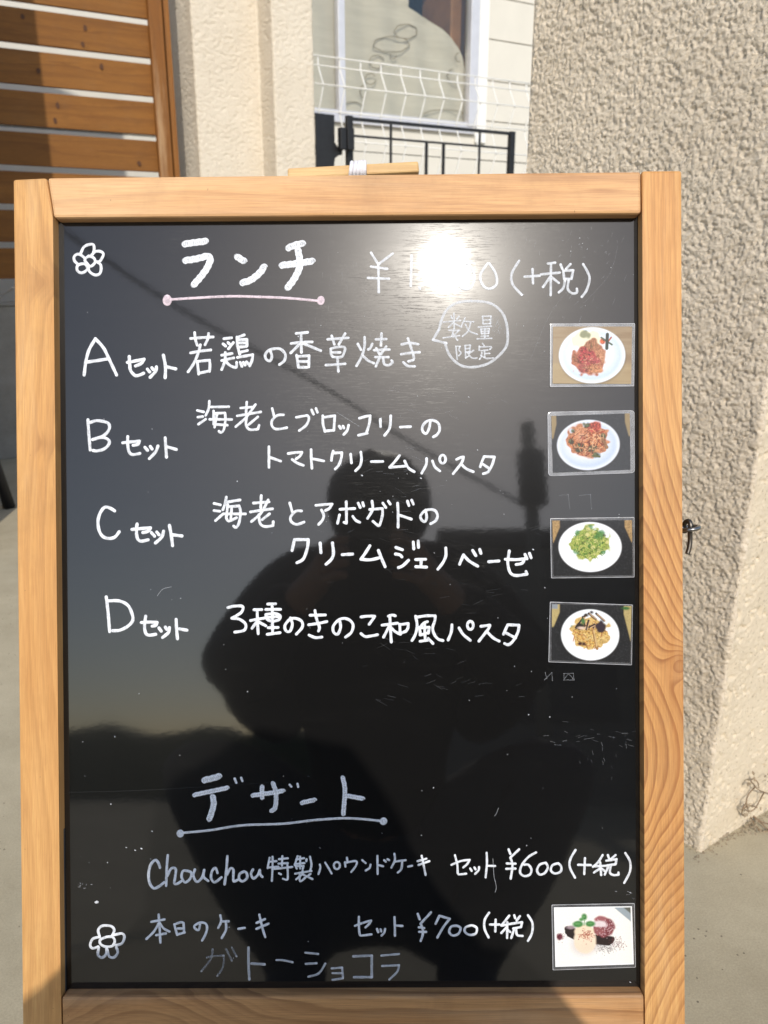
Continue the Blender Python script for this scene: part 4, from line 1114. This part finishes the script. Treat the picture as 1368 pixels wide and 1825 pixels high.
for j, (x, y, r) in enumerate(((400, 490, 42), (435, 355, 30), (515, 580, 62), (690, 600, 62), (735, 690, 50), (635, 290, 36), (850, 430, 40), (590, 262, 22))): blob(i2, x, y, r, r*0.9, (74, 84, 62), 0.8, 70+j); blob(i2, x-8, y-8, r*0.4, r*0.35, (120, 128, 92), 0.8, 80+j)
stroke(i2, 830, 480, 890, 590, 50, (170, 128, 92)); stroke(i2, 700, 700, 790, 715, 30, (110, 112, 70))
strands(i2, *n_(640, 500), 0.23, 0.25, 70, [(232, 150, 96), (246, 196, 150), (150, 66, 44), (110, 50, 36)], 0.006, 162, 0.16)
# card 3: green genovese pasta
i3 = slate_bg(100, (34, 34, 36))
for s_ in (0, 1):
    xs_ = XX if s_ == 0 else 1-XX
    blend(i3, np.clip((0.10-xs_-np.clip(YY-0.12, 0, 1)*0.30)*60, 0, 1)*np.clip((0.42-YY)*30, 0, 1), (196, 162, 112))
plate(i3, 645, 510, 425, 352, (232, 234, 238), (246, 247, 250))
blob(i3, 645, 460, 258, 232, (186, 196, 105), 0.45, 101); strands(i3, *n_(645, 460), 0.235, 0.29, 190, [(170, 190, 90), (200, 208, 120), (140, 170, 80), (222, 218, 130), (96, 140, 70)], 0.008, 102, 0.15)
for j, (x, y, r) in enumerate(((800, 330, 55), (640, 460, 50), (785, 465, 45), (655, 230, 32), (810, 580, 45), (450, 570, 48), (740, 370, 40), (480, 310, 40))): blob(i3, x, y, r*0.8, r*0.8, (84, 150, 84), 0.8, 103+j, 0.8)
for j, (x, y, r) in enumerate(((610, 330, 45), (625, 260, 36), (690, 520, 36), (755, 560, 36), (720, 430, 34), (690, 300, 30), (880, 440, 30), (640, 665, 34), (720, 610, 40))): blob(i3, x, y, r*0.75, r*0.65, (236, 226, 160), 0.6, 113+j, 0.9)
for j, (x, y) in enumerate(((565, 445), (610, 400), (500, 560), (640, 600), (740, 520), (680, 345), (835, 345))): blob(i3, x, y, 17, 14, (70, 66, 40), 0.6, 133+j)
strands(i3, *n_(645, 470), 0.22, 0.27, 110, [(150, 178, 70), (205, 212, 120), (110, 150, 66), (226, 222, 140)], 0.005, 161, 0.12)
# card 4: mushroom pasta
i4 = slate_bg(140, (36, 36, 38))
for s_ in (0, 1):
    xs_ = XX if s_ == 0 else 1-XX; lim = 0.42 if s_ == 0 else 0.64
    blend(i4, np.clip((0.105-xs_-np.clip(YY-0.14, 0, 1)*(0.28 if s_ == 0 else 0.2))*60, 0, 1)*np.clip((lim-YY)*30, 0, 1), (204, 184, 130))
blend(i4, np.clip((0.09-YY)*60, 0, 1)*np.clip((0.08-XX)*60, 0, 1), (150, 155, 160)); blob(i4, 1140, 170, 60, 22, (80, 130, 70), 0.6, 141)
plate(i4, 663, 545, 393, 352, (236, 240, 244), (246, 248, 250))
blob(i4, 660, 520, 262, 215, (236, 200, 130), 0.4, 142); strands(i4, *n_(660, 540), 0.235, 0.26, 180, [(240, 200, 120), (228, 176, 96), (246, 216, 150), (214, 150, 96)], 0.009, 143, 0.18)
for a_ in ((470, 450, 600, 270), (610, 470, 640, 350), (640, 250, 740, 330), (700, 470, 720, 400), (520, 470, 590, 430), (740, 250, 850, 345), (560, 300, 590, 400), (650, 440, 710, 410)): stroke(i4, *a_, 30, (74, 56, 52)); stroke(i4, a_[0]+14, a_[1]+6, a_[2]+14, a_[3]+6, 12, (226, 190, 150))
blob(i4, 795, 440, 62, 80, (66, 52, 60), 0.7, 150); blob(i4, 520, 430, 50, 40, (56, 46, 42), 0.6, 151); blob(i4, 565, 360, 26, 40, (96, 140, 86), 0.5, 152); blob(i4, 675, 232, 22, 18, (60, 44, 40), 0.5, 153); blob(i4, 600, 275, 30, 24, (70, 58, 50), 0.5, 154)
stroke(i4, 700, 470, 760, 730, 40, (196, 150, 96)); stroke(i4, 712, 480, 758, 700, 20, (232, 200, 146)); blob(i4, 530, 668, 26, 24, (80, 46, 44), 0.3, 155); blob(i4, 580, 672, 26, 24, (84, 50, 46), 0.3, 156)
blob(i4, 540, 455, 50, 18, (234, 208, 188), 0.4, 157); blob(i4, 413, 433, 10, 12, (130, 150, 120), 0.3, 158)
# card 5: dessert, white card
i5 = canvas((250, 246, 240))
def n5(x, y): return ((x-170)/1050, (y-150)/790)
def blob5(x, y, rx, ry, c, rough=0.4, sd=1, a=1.0, soft=40): p, q = n5(x, y); blend(i5, el(p, q, rx/1050, ry/790, rough, sd, soft)*a, c)
def seg5(x0, y0, x1, y1, w, c, a=1.0): (p, q), (r2, s2) = n5(x0, y0), n5(x1, y1); seg(i5, p, q, r2, s2, w/790/2, c, a)
blob5(560, 640, 160, 150, (214, 212, 216), 0.1, 2, 0.8, 8); blob5(800, 660, 150, 60, (205, 202, 204), 0.2, 3, 0.8, 8)
for a_ in ((340, 440, 440, 470), (345, 480, 440, 520), (365, 510, 440, 550)): seg5(*a_, 74, (50, 38, 36))
blob5(390, 420, 60, 20, (170, 150, 155), 0.6, 4)
for a_ in ((720, 560, 940, 590), (720, 600, 920, 620), (730, 620, 890, 640)): seg5(*a_, 74, (52, 36, 36))
blob5(835, 430, 145, 130, (160, 88, 94), 0.18, 5); blob5(800, 320, 80, 45, (186, 120, 124), 0.4, 6); blob5(780, 390, 90, 45, (236, 222, 222), 0.5, 7); blob5(760, 470, 80, 50, (176, 110, 112), 0.3, 8)
for j in range(420):
    r_ = random.Random(500+j); m = j % 4
    if m == 0: x, y, c = r_.gauss(1010, 55), r_.gauss(650, 40), (132, 78, 82)
    elif m == 1: x, y, c = r_.gauss(860, 80), r_.gauss(710, 35), (80, 56, 58)
    elif m == 2: x, y, c = r_.gauss(245, 28), r_.gauss(545, 25), (130, 60, 76)
    else: x, y, c = r_.gauss(870, 60), r_.gauss(430, 60), (230, 205, 208)
    seg5(x, y, x+1, y+1, 9, c, 0.8)
blob5(240, 545, 40, 38, (135, 66, 80), 0.6, 9)
blob5(575, 600, 148, 175, (250, 228, 204), 0.05, 10); blob5(568, 480, 130, 90, (250, 228, 200), 0.05, 11); blob5(575, 700, 130, 60, (240, 218, 196), 0.05, 12, 0.5, 8)
for j in range(110):
    r_ = random.Random(900+j); x, y = r_.gauss(600, 45), r_.gauss(530, 40); seg5(x, y, x+1, y+1, 13, r_.choice([(206, 110, 90), (220, 150, 125), (184, 86, 70)]), 0.7)
for x, y, rx, ry in ((490, 378, 72, 42), (650, 378, 66, 38), (575, 285, 36, 45), (535, 318, 28, 22)): blob5(x, y, rx, ry, (92, 158, 90), 0.15, 13); blob5(x-6, y-5, rx*0.5, ry*0.3, (130, 186, 118), 0.3, 14)
seg5(570, 400, 575, 330, 9, (120, 170, 90))
tri = (XX-0.745)*1.0-(YY)*0.86
blend(i5, np.clip(tri*60, 0, 1), (166, 176, 182)); blend(i5, np.clip((tri-0.12)*60, 0, 1), (110, 112, 104))
for e_ in (0.035, ):
    bd = (XX < 0.025) | (XX > 0.98) | (YY < 0.02) | (YY > 0.975); i5[bd] = np.array(lin(252, 252, 252))

tp = NT('photo_print'); at = tp.n('ShaderNodeAttribute'); at.attribute_name = 'print'
tp.p.inputs['Specular IOR Level'].default_value = 0.2
tp.set(Roughness=0.6); tp.l(at.outputs['Color'], tp.p.inputs['Base Color'])
tp.p.inputs['Coat Weight'].default_value = 0.6; tp.p.inputs['Coat Roughness'].default_value = 0.11
def lam(name, gcol, alpha):
    tl = NT(name)
    tl.set(Base_Color=gcol, Roughness=0.3)
    tl.p.inputs['Coat Weight'].default_value = 0.7; tl.p.inputs['Coat Roughness'].default_value = 0.12
    trn = tl.n('ShaderNodeBsdfTransparent'); mxx = tl.n('ShaderNodeMixShader')
    nzz = tl.noise(tl.coord(), 60, 4); tl.l(tl.ramp(nzz, [(0.3, (alpha*0.6,)*3), (0.7, (min(1, alpha*1.4),)*3)]), mxx.inputs[0])
    tl.l(trn.outputs[0], mxx.inputs[1]); tl.l(tl.p.outputs[0], mxx.inputs[2]); tl.l(mxx.outputs[0], tl.out.inputs[0])
    return tl.m
lamA = lam('laminate_film', (0.50, 0.50, 0.52), 0.10); lamB = lam('laminate_cloudy', (0.5, 0.51, 0.54), 0.28)
rimM = lam('laminate_rim', (0.75, 0.75, 0.78), 0.5)
def quad_at(q, u, v):
    a, b, c_, d_ = [Vector(p) for p in q]
    return (a*(1-u)+b*u)*(1-v) + (d_*(1-u)+c_*u)*v
def rounded(q, r, n=6):
    out = []
    for i in range(4):
        p = Vector(q[i]); a = (Vector(q[i-1])-p).normalized(); b = (Vector(q[(i+1) % 4])-p).normalized()
        c0 = p + (a+b)*r
        for k in range(n+1):
            t = k/n*math.pi/2
            out.append(c0 - b*r*math.cos(t) - a*r*math.sin(t))
    return out
def card(ox, oy, outer, inner, img, label, lm, rad=1.5, rim_w=1.0):
    outer = [(ox+x/7.6, oy+y/7.6) for x, y in outer]; inner = [(ox+x/7.6, oy+y/7.6) for x, y in inner]
    cx, cy = bp_(sum(p[0] for p in outer)/4, sum(p[1] for p in outer)/4)
    Mw = Matrix.Translation(org) @ Matrix.Rotation(R(90)-PITCH, 4, 'X')
    e = empty('photo_card', Mw @ Vector((cx, cy, -REC)), label, 'photo card', 'laminated food photos on the menu board', rot=(R(90)-PITCH, 0, 0))
    P2 = rounded(outer, rad)
    pts = [bp_(*p) for p in P2]; pts = [(x-cx, y-cy) for x, y in pts]
    sh = prism('laminate', pts[::-1], 0.0006, 0.0012, lm, e)
    Pg = np.zeros((W_, H_, 3))
    for iu in range(W_):
        for iv in range(H_):
            v = quad_at(inner, iu/(W_-1), iv/(H_-1)); x, y = bp_(v.x, v.y)
            Pg[iu, iv] = (x-cx, y-cy, 0.00155)
    o = grid_mesh('photo', Pg[:, ::-1], tp.m, e, smooth=False)
    mxc = img.max(2); sat = (mxc-img.min(2))/(mxc+1e-3)
    tex = vnoise(XX*95*ASP, YY*95, 300+int(ox+oy) % 50)*0.6 + vnoise(XX*45*ASP, YY*45, 301)*0.4
    img = np.clip(img, 0, 1)*(1 + (np.clip((sat-0.58)*3, 0, 1)*(tex-0.56)*2.2))[..., None]
    img = np.clip(img, 0, 1)**1.12 * (1-0.22*np.clip((sat-0.35)*3, 0, 1))[..., None]
    im = np.transpose(img, (1, 0, 2))[:, ::-1]
    colr = np.ones((W_*H_, 4), dtype=np.float32); colr[:, :3] = (im.reshape(-1, 3)*0.86*(1+0.14*(np.random.RandomState(3).rand(W_*H_, 1)-0.5)))
    a_ = o.data.attributes.new('print', 'FLOAT_COLOR', 'POINT'); a_.data.foreach_set('color', colr.reshape(-1))
    # pale crease round the film's rim
    bm = bmesh.new()
    vs = []
    for k_, sc_ in ((0, 1.0), (1, 0.0)):
        row = []
        for p in (P2 if k_ == 0 else rounded(outer, rad)):
            c0 = Vector((sum(q[0] for q in outer)/4, sum(q[1] for q in outer)/4)); v = Vector(p)
            dd_ = (c0-v).normalized()
            if k_ == 1: v = v + Vector((math.copysign(min(rim_w, abs(c0.x-v.x)), c0.x-v.x), math.copysign(rim_w, c0.y-v.y)))
            x, y = bp_(*v); row.append(bm.verts.new((x-cx, y-cy, 0.00135 if k_ else 0.0013)))
        vs.append(row)
    n = len(vs[0])
    for i in range(n): bm.faces.new([vs[0][i], vs[0][(i+1) % n], vs[1][(i+1) % n], vs[1][i]])
    bm_obj('laminate_rim', bm, rimM, e)
    return e
card(965, 565, [(110, 95), (1258, 90), (1245, 942), (108, 950)], [(148, 135), (1215, 135), (1205, 910), (142, 905)], i1, 'photo card of chicken with red tomato on a white plate, topmost on the board', lamB)
card(965, 720, [(75, 110), (1250, 88), (1255, 935), (85, 978)], [(125, 165), (1185, 130), (1195, 890), (150, 930)], i2, 'round cornered cloudy photo card of orange tomato pasta beside the second menu line', lamB, rad=6, rim_w=0.7)
card(965, 910, [(110, 105), (1248, 88), (1250, 902), (125, 915)], [(140, 135), (1215, 130), (1222, 870), (158, 880)], i3, 'photo card of green pasta on a white plate beside the third menu line', lamA)
card(965, 1060, [(108, 92), (1228, 132), (1215, 950), (88, 908)], [(135, 125), (1210, 150), (1190, 915), (130, 880)], i4, 'photo card of yellow mushroom pasta on a white plate beside the fourth menu line', lamA)
card(965, 1595, [(130, 122), (1252, 100), (1268, 970), (145, 1008)], [(160, 155), (1215, 140), (1240, 925), (180, 960)], i5, 'bright white photo card of chocolate cake and ice cream, lowest on the board', lamA)

# ------------------------------------------------------------------ dry weed and litter by the pillar foot
def gpt(px, py, z=0.0):
    r = ray(px, py); t = (z-H)/r.z; return CAM + r*t
wroot = gpt(1334, 1447)
wd = empty('dry_weed', (wroot.x, wroot.y, 0), 'dead brown creeper twigs at the foot of the sunlit pillar face', 'weed')
nrm = Vector((UP.y, -UP.x, 0))
def onface(px, py, off):       # point just in front of the sunlit face
    r = ray(px, py); n = nrm; p0_ = Vector((CP.x, CP.y, 0)) + n*off
    t = (p0_-CAM).dot(n)/r.dot(n); return CAM + r*t
twigs = [[(1334, 1447), (1330, 1430), (1334, 1415), (1345, 1402), (1338, 1392), (1342, 1388)], [(1345, 1402), (1356, 1410), (1368, 1414), (1378, 1416)], [(1334, 1447), (1344, 1442), (1352, 1430), (1358, 1418), (1362, 1412)],
 [(1330, 1430), (1324, 1440), (1322, 1450), (1328, 1456)], [(1334, 1447), (1326, 1440), (1340, 1436), (1350, 1440)], [(1342, 1388), (1350, 1394), (1352, 1404)]]
for tw in twigs:
    pts = [onface(x, y, 0.010+0.006*math.sin(i*2.1)) - wd.location for i, (x, y) in enumerate(tw)]
    tube('twig', smooth3(pts, 4), 0.0010, M['twig'], wd, 5, taper=None)
for tw in ([(1334, 1450), (1350, 1462), (1368, 1478), (1380, 1486)], [(1336, 1454), (1348, 1474), (1362, 1482), (1376, 1478)], [(1326, 1442), (1345, 1456), (1360, 1466), (1380, 1470)]):
    pts = [gpt(x, y, 0.006) - wd.location for x, y in tw]
    tube('twig', smooth3(pts, 4), 0.0011, M['twig'], wd, 5)
for j in range(44):
    r_ = random.Random(40+j); x, y = r_.choice([(1332, 1446), (1340, 1395), (1356, 1478), (1345, 1468), (1366, 1384), (1364, 1440)]); x += r_.gauss(0, 6); y += r_.gauss(0, 6)
    c0 = (onface(x, y, 0.012) if y < 1455 else gpt(x, y, 0.008)) - wd.location
    a = r_.uniform(0, 6.28); s_ = r_.uniform(0.002, 0.0045); d1 = Vector((math.cos(a), 0.3*math.sin(a), math.sin(a)))*s_; d2 = Vector((-math.sin(a), 0.5, math.cos(a)))*s_*0.5
    mesh_obj('leaf', [c0-d1, c0+d2+Vector((0, 0, 0.0008)), c0+d1, c0-d2], [(0, 1, 2), (0, 2, 3)], M['leafdry'], wd)
# soil and grit along the joint
bm = bmesh.new(); r_ = random.Random(3)
for i in range(480):
    s_ = r_.uniform(-0.02, 0.45)
    off = abs(r_.gauss(0, 0.006))+0.002
    c0 = Vector((CP.x, CP.y, 0)) + Vector((UP.x, UP.y, 0))*s_ + nrm*off
    if r_.random() < 0.12: c0 = Vector((CP.x, CP.y, 0)) + Vector((-UP.y, UP.x, 0))*r_.uniform(0, .1) - Vector((UP.x, UP.y, 0))*off
    rad = r_.uniform(0.0004, 0.0014)
    m_ = bmesh.ops.create_icosphere(bm, subdivisions=1, radius=rad)
    fx_, fy_ = r_.uniform(.7, 1.4), r_.uniform(.7, 1.4)
    for v in m_['verts']: v.co = Vector((v.co.x*fx_, v.co.y*fy_, v.co.z*0.6)) + c0 + Vector((0, 0, rad*0.4))
gr = bm_obj('grit', bm, M['leafdry'], None); tag(gr, 'brown soil and grit lying along the foot of the stucco pillar', 'grit', kind='stuff')
for i, (x, y, a) in enumerate(((1290, 1487, 0.5), (1283, 1490, 0.7))):
    c0 = gpt(x, y, 0.003); pts = []
    for k_ in range(10):
        t = 2*math.pi*k_/10; q_ = Vector((math.cos(t)*0.010, math.sin(t)*0.004, 0.002*math.cos(2*t))); q_.rotate(Matrix.Rotation(a, 3, 'Z')); pts.append(q_)
    o = mesh_obj('fallen_leaf', [Vector((0, 0, 0.003))]+pts, [(0, k_+1, (k_+1) % 10+1) for k_ in range(10)], M['leafdry'])
    o.location = c0; tag(o, ('curled grey brown leaf on the concrete against the pillar foot', 'smaller dead leaf just left of the curled one at the pillar foot')[i], 'leaf')

# ------------------------------------------------------------------ photographer (crouching behind the lens; seen as reflection and shadow)
person = empty('person', (0, -0.42, 0), 'person in dark jacket crouching and holding up a phone, reflected in the board', 'person')
PO = Vector((0, -0.42, 0))
def skin(name, joints, edges, mat, root=0, sub=2):
    me = bpy.data.meshes.new(name)
    me.from_pydata([tuple(Vector(j[0])-PO) for j in joints], edges, [])
    me.materials.append(mat)
    o = bpy.data.objects.new(name, me); COL.objects.link(o); o.parent = person
    md = o.modifiers.new('skin', 'SKIN')
    for i, v in enumerate(me.skin_vertices[0].data):
        r = joints[i][1]; v.radius = (r, r) if not isinstance(r, tuple) else r
        v.use_root = (i == root)
    md.use_smooth_shade = True
    s = o.modifiers.new('sub', 'SUBSURF'); s.levels = sub; s.render_levels = sub
    return o
hx = -0.012
J = [((hx, -0.62, 0.30), 0.14), ((hx, -0.56, 0.46), 0.125), ((hx, -0.46, 0.64), 0.13), ((hx, -0.40, 0.76), 0.10), ((hx, -0.36, 0.83), 0.05), ((hx, -0.31, 0.89), 0.075), ((hx, -0.31, 0.955), 0.082), ((hx, -0.315, 1.0), 0.06),
     ((-0.17, -0.38, 0.815), 0.06), ((-0.28, -0.30, 0.61), 0.045), ((-0.12, -0.09, 0.74), 0.028), ((-0.085, -0.045, 0.765), 0.024),
     ((0.15, -0.38, 0.815), 0.06), ((0.26, -0.30, 0.61), 0.045), ((0.09, -0.09, 0.74), 0.028), ((0.05, -0.045, 0.765), 0.024),
     ((-0.11, -0.62, 0.27), 0.10), ((-0.35, -0.30, 0.47), 0.085), ((-0.16, -0.50, 0.10), 0.045), ((-0.16, -0.36, 0.04), 0.035),
     ((0.09, -0.62, 0.27), 0.10), ((0.33, -0.30, 0.47), 0.085), ((0.15, -0.50, 0.10), 0.045), ((0.15, -0.36, 0.04), 0.035)]
E = [(0, 1), (1, 2), (2, 3), (3, 4), (4, 5), (5, 6), (6, 7), (3, 8), (8, 9), (9, 10), (10, 11), (3, 12), (12, 13), (13, 14), (14, 15), (0, 16), (16, 17), (17, 18), (18, 19), (0, 20), (20, 21), (21, 22), (22, 23)]
# fingers and thumbs of both hands folded round the phone
for sx, wi in ((-1, 11), (1, 15)):
    bx = -0.085 if sx < 0 else 0.05
    ex_ = -0.064 if sx < 0 else 0.020
    for f in range(4):
        z_ = 0.795-0.019*f; ln = (0.9, 1.0, 0.95, 0.75)[f]
        i0 = len(J)
        J.append(((bx+sx*0.006, -0.035, z_), 0.0085)); J.append(((ex_+sx*0.012, -0.012, z_+0.003), 0.008)); J.append(((ex_-sx*0.012*ln, -0.0105, z_+0.004), 0.0068))
        E += [(wi, i0), (i0, i0+1), (i0+1, i0+2)]
    i0 = len(J)
    J.append(((bx, -0.05, 0.80), 0.010)); J.append(((ex_-sx*0.004, -0.044, 0.79), 0.009))
    E += [(wi, i0), (i0, i0+1)]
skin('body', J, E, M['skin'])
jk = [((p[0][0], p[0][1], p[0][2]), p[1]+0.018) for p in J[:4]] + [(J[8][0], 0.095), (J[9][0], 0.085), ((-0.14, -0.105, 0.73), 0.045), (J[12][0], 0.095), (J[13][0], 0.085), ((0.11, -0.105, 0.73), 0.045), ((hx, -0.375, 0.83), 0.095), ((-0.19, -0.42, 0.66), 0.13), ((0.17, -0.42, 0.66), 0.13), ((-0.28, -0.40, 0.52), 0.13), ((0.26, -0.40, 0.52), 0.13)]
skin('jacket', jk, [(0, 1), (1, 2), (2, 3), (3, 4), (4, 5), (5, 6), (3, 7), (7, 8), (8, 9), (3, 10), (2, 11), (2, 12), (11, 13), (12, 14)], M['cloth_dark'])
tj = [J[0]] + J[16:20] + J[20:24]
tj = [(a, b+0.018) for a, b in tj]
skin('trousers', tj, [(0, 1), (1, 2), (2, 3), (3, 4), (0, 5), (5, 6), (6, 7), (7, 8)], M['cloth_blue'])
# hair
bm = bmesh.new(); bmesh.ops.create_uvsphere(bm, u_segments=24, v_segments=16, radius=1)
for v in bm.verts:
    c = v.co
    w = 0.006*math.sin(c.x*9)*math.cos(c.y*7)
    v.co = Vector((hx+c.x*(0.104+w), -0.335+c.y*(0.105+w), 0.965+c.z*(0.100+w if c.z > 0 else 0.125))) - PO
    if c.y > 0.55 and c.z < 0.45: v.co.y -= 0.10*(c.y-0.45)
bm_obj('hair', bm, M['hair'], person, smooth=True)
for sx in (-0.032, 0.032):
    bm = bmesh.new(); bmesh.ops.create_uvsphere(bm, u_segments=10, v_segments=8, radius=0.011)
    for v in bm.verts: v.co += Vector((hx+sx, -0.232, 0.925))-PO
    bm_obj('eye', bm, M['white_metal'], person, smooth=True)
tube('nose', [Vector((hx, -0.236, 0.925))-PO, Vector((hx, -0.214, 0.895))-PO], 0.010, M['skin'], person, 8, taper=[0.6, 1])
for sx in (-0.16, 0.15):
    bm = bmesh.new(); add_box(bm, sx-0.045, sx+0.045, -0.54, -0.26, 0.0, 0.07)
    for v in bm.verts: v.co -= PO
    bm_obj('shoe', bm, M['cloth_dark'], person, bevel=0.02)

phc = CAM - FWD*0.007
ph = empty('phone', phc, 'black phone held up by the crouching person, reflected in the board', 'phone', rot=(R(90)-PITCH, 0, 0))
box('case', -0.056, 0.011, -0.126, 0.012, 0.0005, 0.0, M['black_metal'], ph) if False else None
bm = bmesh.new(); add_box(bm, -0.056, 0.011, -0.126, 0.012, 0.002, 0.0085)
bm_obj('case', bm, M['black_metal'], ph, bevel=0.002)
bm = bmesh.new(); add_box(bm, -0.054, 0.009, -0.122, 0.008, 0.0086, 0.0092)
bm_obj('screen', bm, M['slate'], ph)

# ------------------------------------------------------------------ street behind the camera (seen only in the glossy panel)
q = refl(785, 947, 11.0)
nh = empty('neighbour_house', (q.x, q.y, 0), 'grey house with dark roof across the street behind the camera', 'house')
box('wall', 0.0, 7.0, -5.0, 0.0, 0, q.z-0.25, M['renderwall'], nh)
box('roof', -0.05, 7.4, -5.2, 0.15, q.z-0.248, q.z, M['roof'], nh, bevel=0.02)
for xw in (1.0, 3.4):
    w = box('window', xw, xw+1.3, 0.001, 0.04, 1.0, 2.2, M['slate'], nh); box('pane', xw+0.06, xw+1.24, 0.041, 0.05, 1.06, 2.14, M['slate'], nh)
q2 = refl(240, 1300, 13.0)
hd_ = empty('clipped_hedge', (q2.x-3.5, q2.y, 0), 'dark clipped hedge across the street behind the camera', 'hedge')
P = np.zeros((90, 14, 3)); uu = np.linspace(-6.5, 6.5, 90); vv = np.linspace(0, 1, 14)
for j, v in enumerate(vv):
    a = math.pi*v
    P[:, j, 0] = uu; P[:, j, 1] = math.cos(a)*0.5; P[:, j, 2] = math.sin(a)**0.35*q2.z if 0 < v < 1 else 0
P[..., 2] *= 1 + 0.16*(vnoise(P[..., 0]*1.3+50, P[..., 0]*0+50, 77)-0.5) + 0.10*(vnoise(P[..., 0]*5+50, P[..., 1]*5+50, 79)-0.5)
P[..., 1] += 0.12*(vnoise(P[..., 0]*6+50, P[..., 2]*6+50, 78)-0.5)
grid_mesh('foliage', P, M['hedge'], hd_)
q3 = refl(940, 770, 9.0)
up = empty('utility_pole', (q3.x, q3.y, 0), 'concrete utility pole with transformer behind the camera', 'pole')
tube('pole', [Vector((0, 0, 0)), Vector((0, 0, q3.z+0.1))], 0.08, M['lowwall'], up, 16)
tube('transformer', [Vector((0.0, 0.12, q3.z-0.9)), Vector((0.0, 0.12, q3.z-0.3))], 0.16, M['slate'], up, 16)
pts = [refl(x, y, 9.0+0.003*(x-500)) for x, y in ((-250, 190), (0, 335), (149, 439), (335, 561), (583, 696), (730, 790), (940, 905))]
cb = empty('overhead_cable', pts[-1], 'thick overhead cable bundle running to the utility pole behind the camera', 'cable')
for o_ in (Vector((0, 0, 0)), Vector((0, 0, 0.03))):
    tube('strand', smooth3([p-pts[-1]+o_ for p in pts], 8), 0.012, M['alu'], cb, 8)
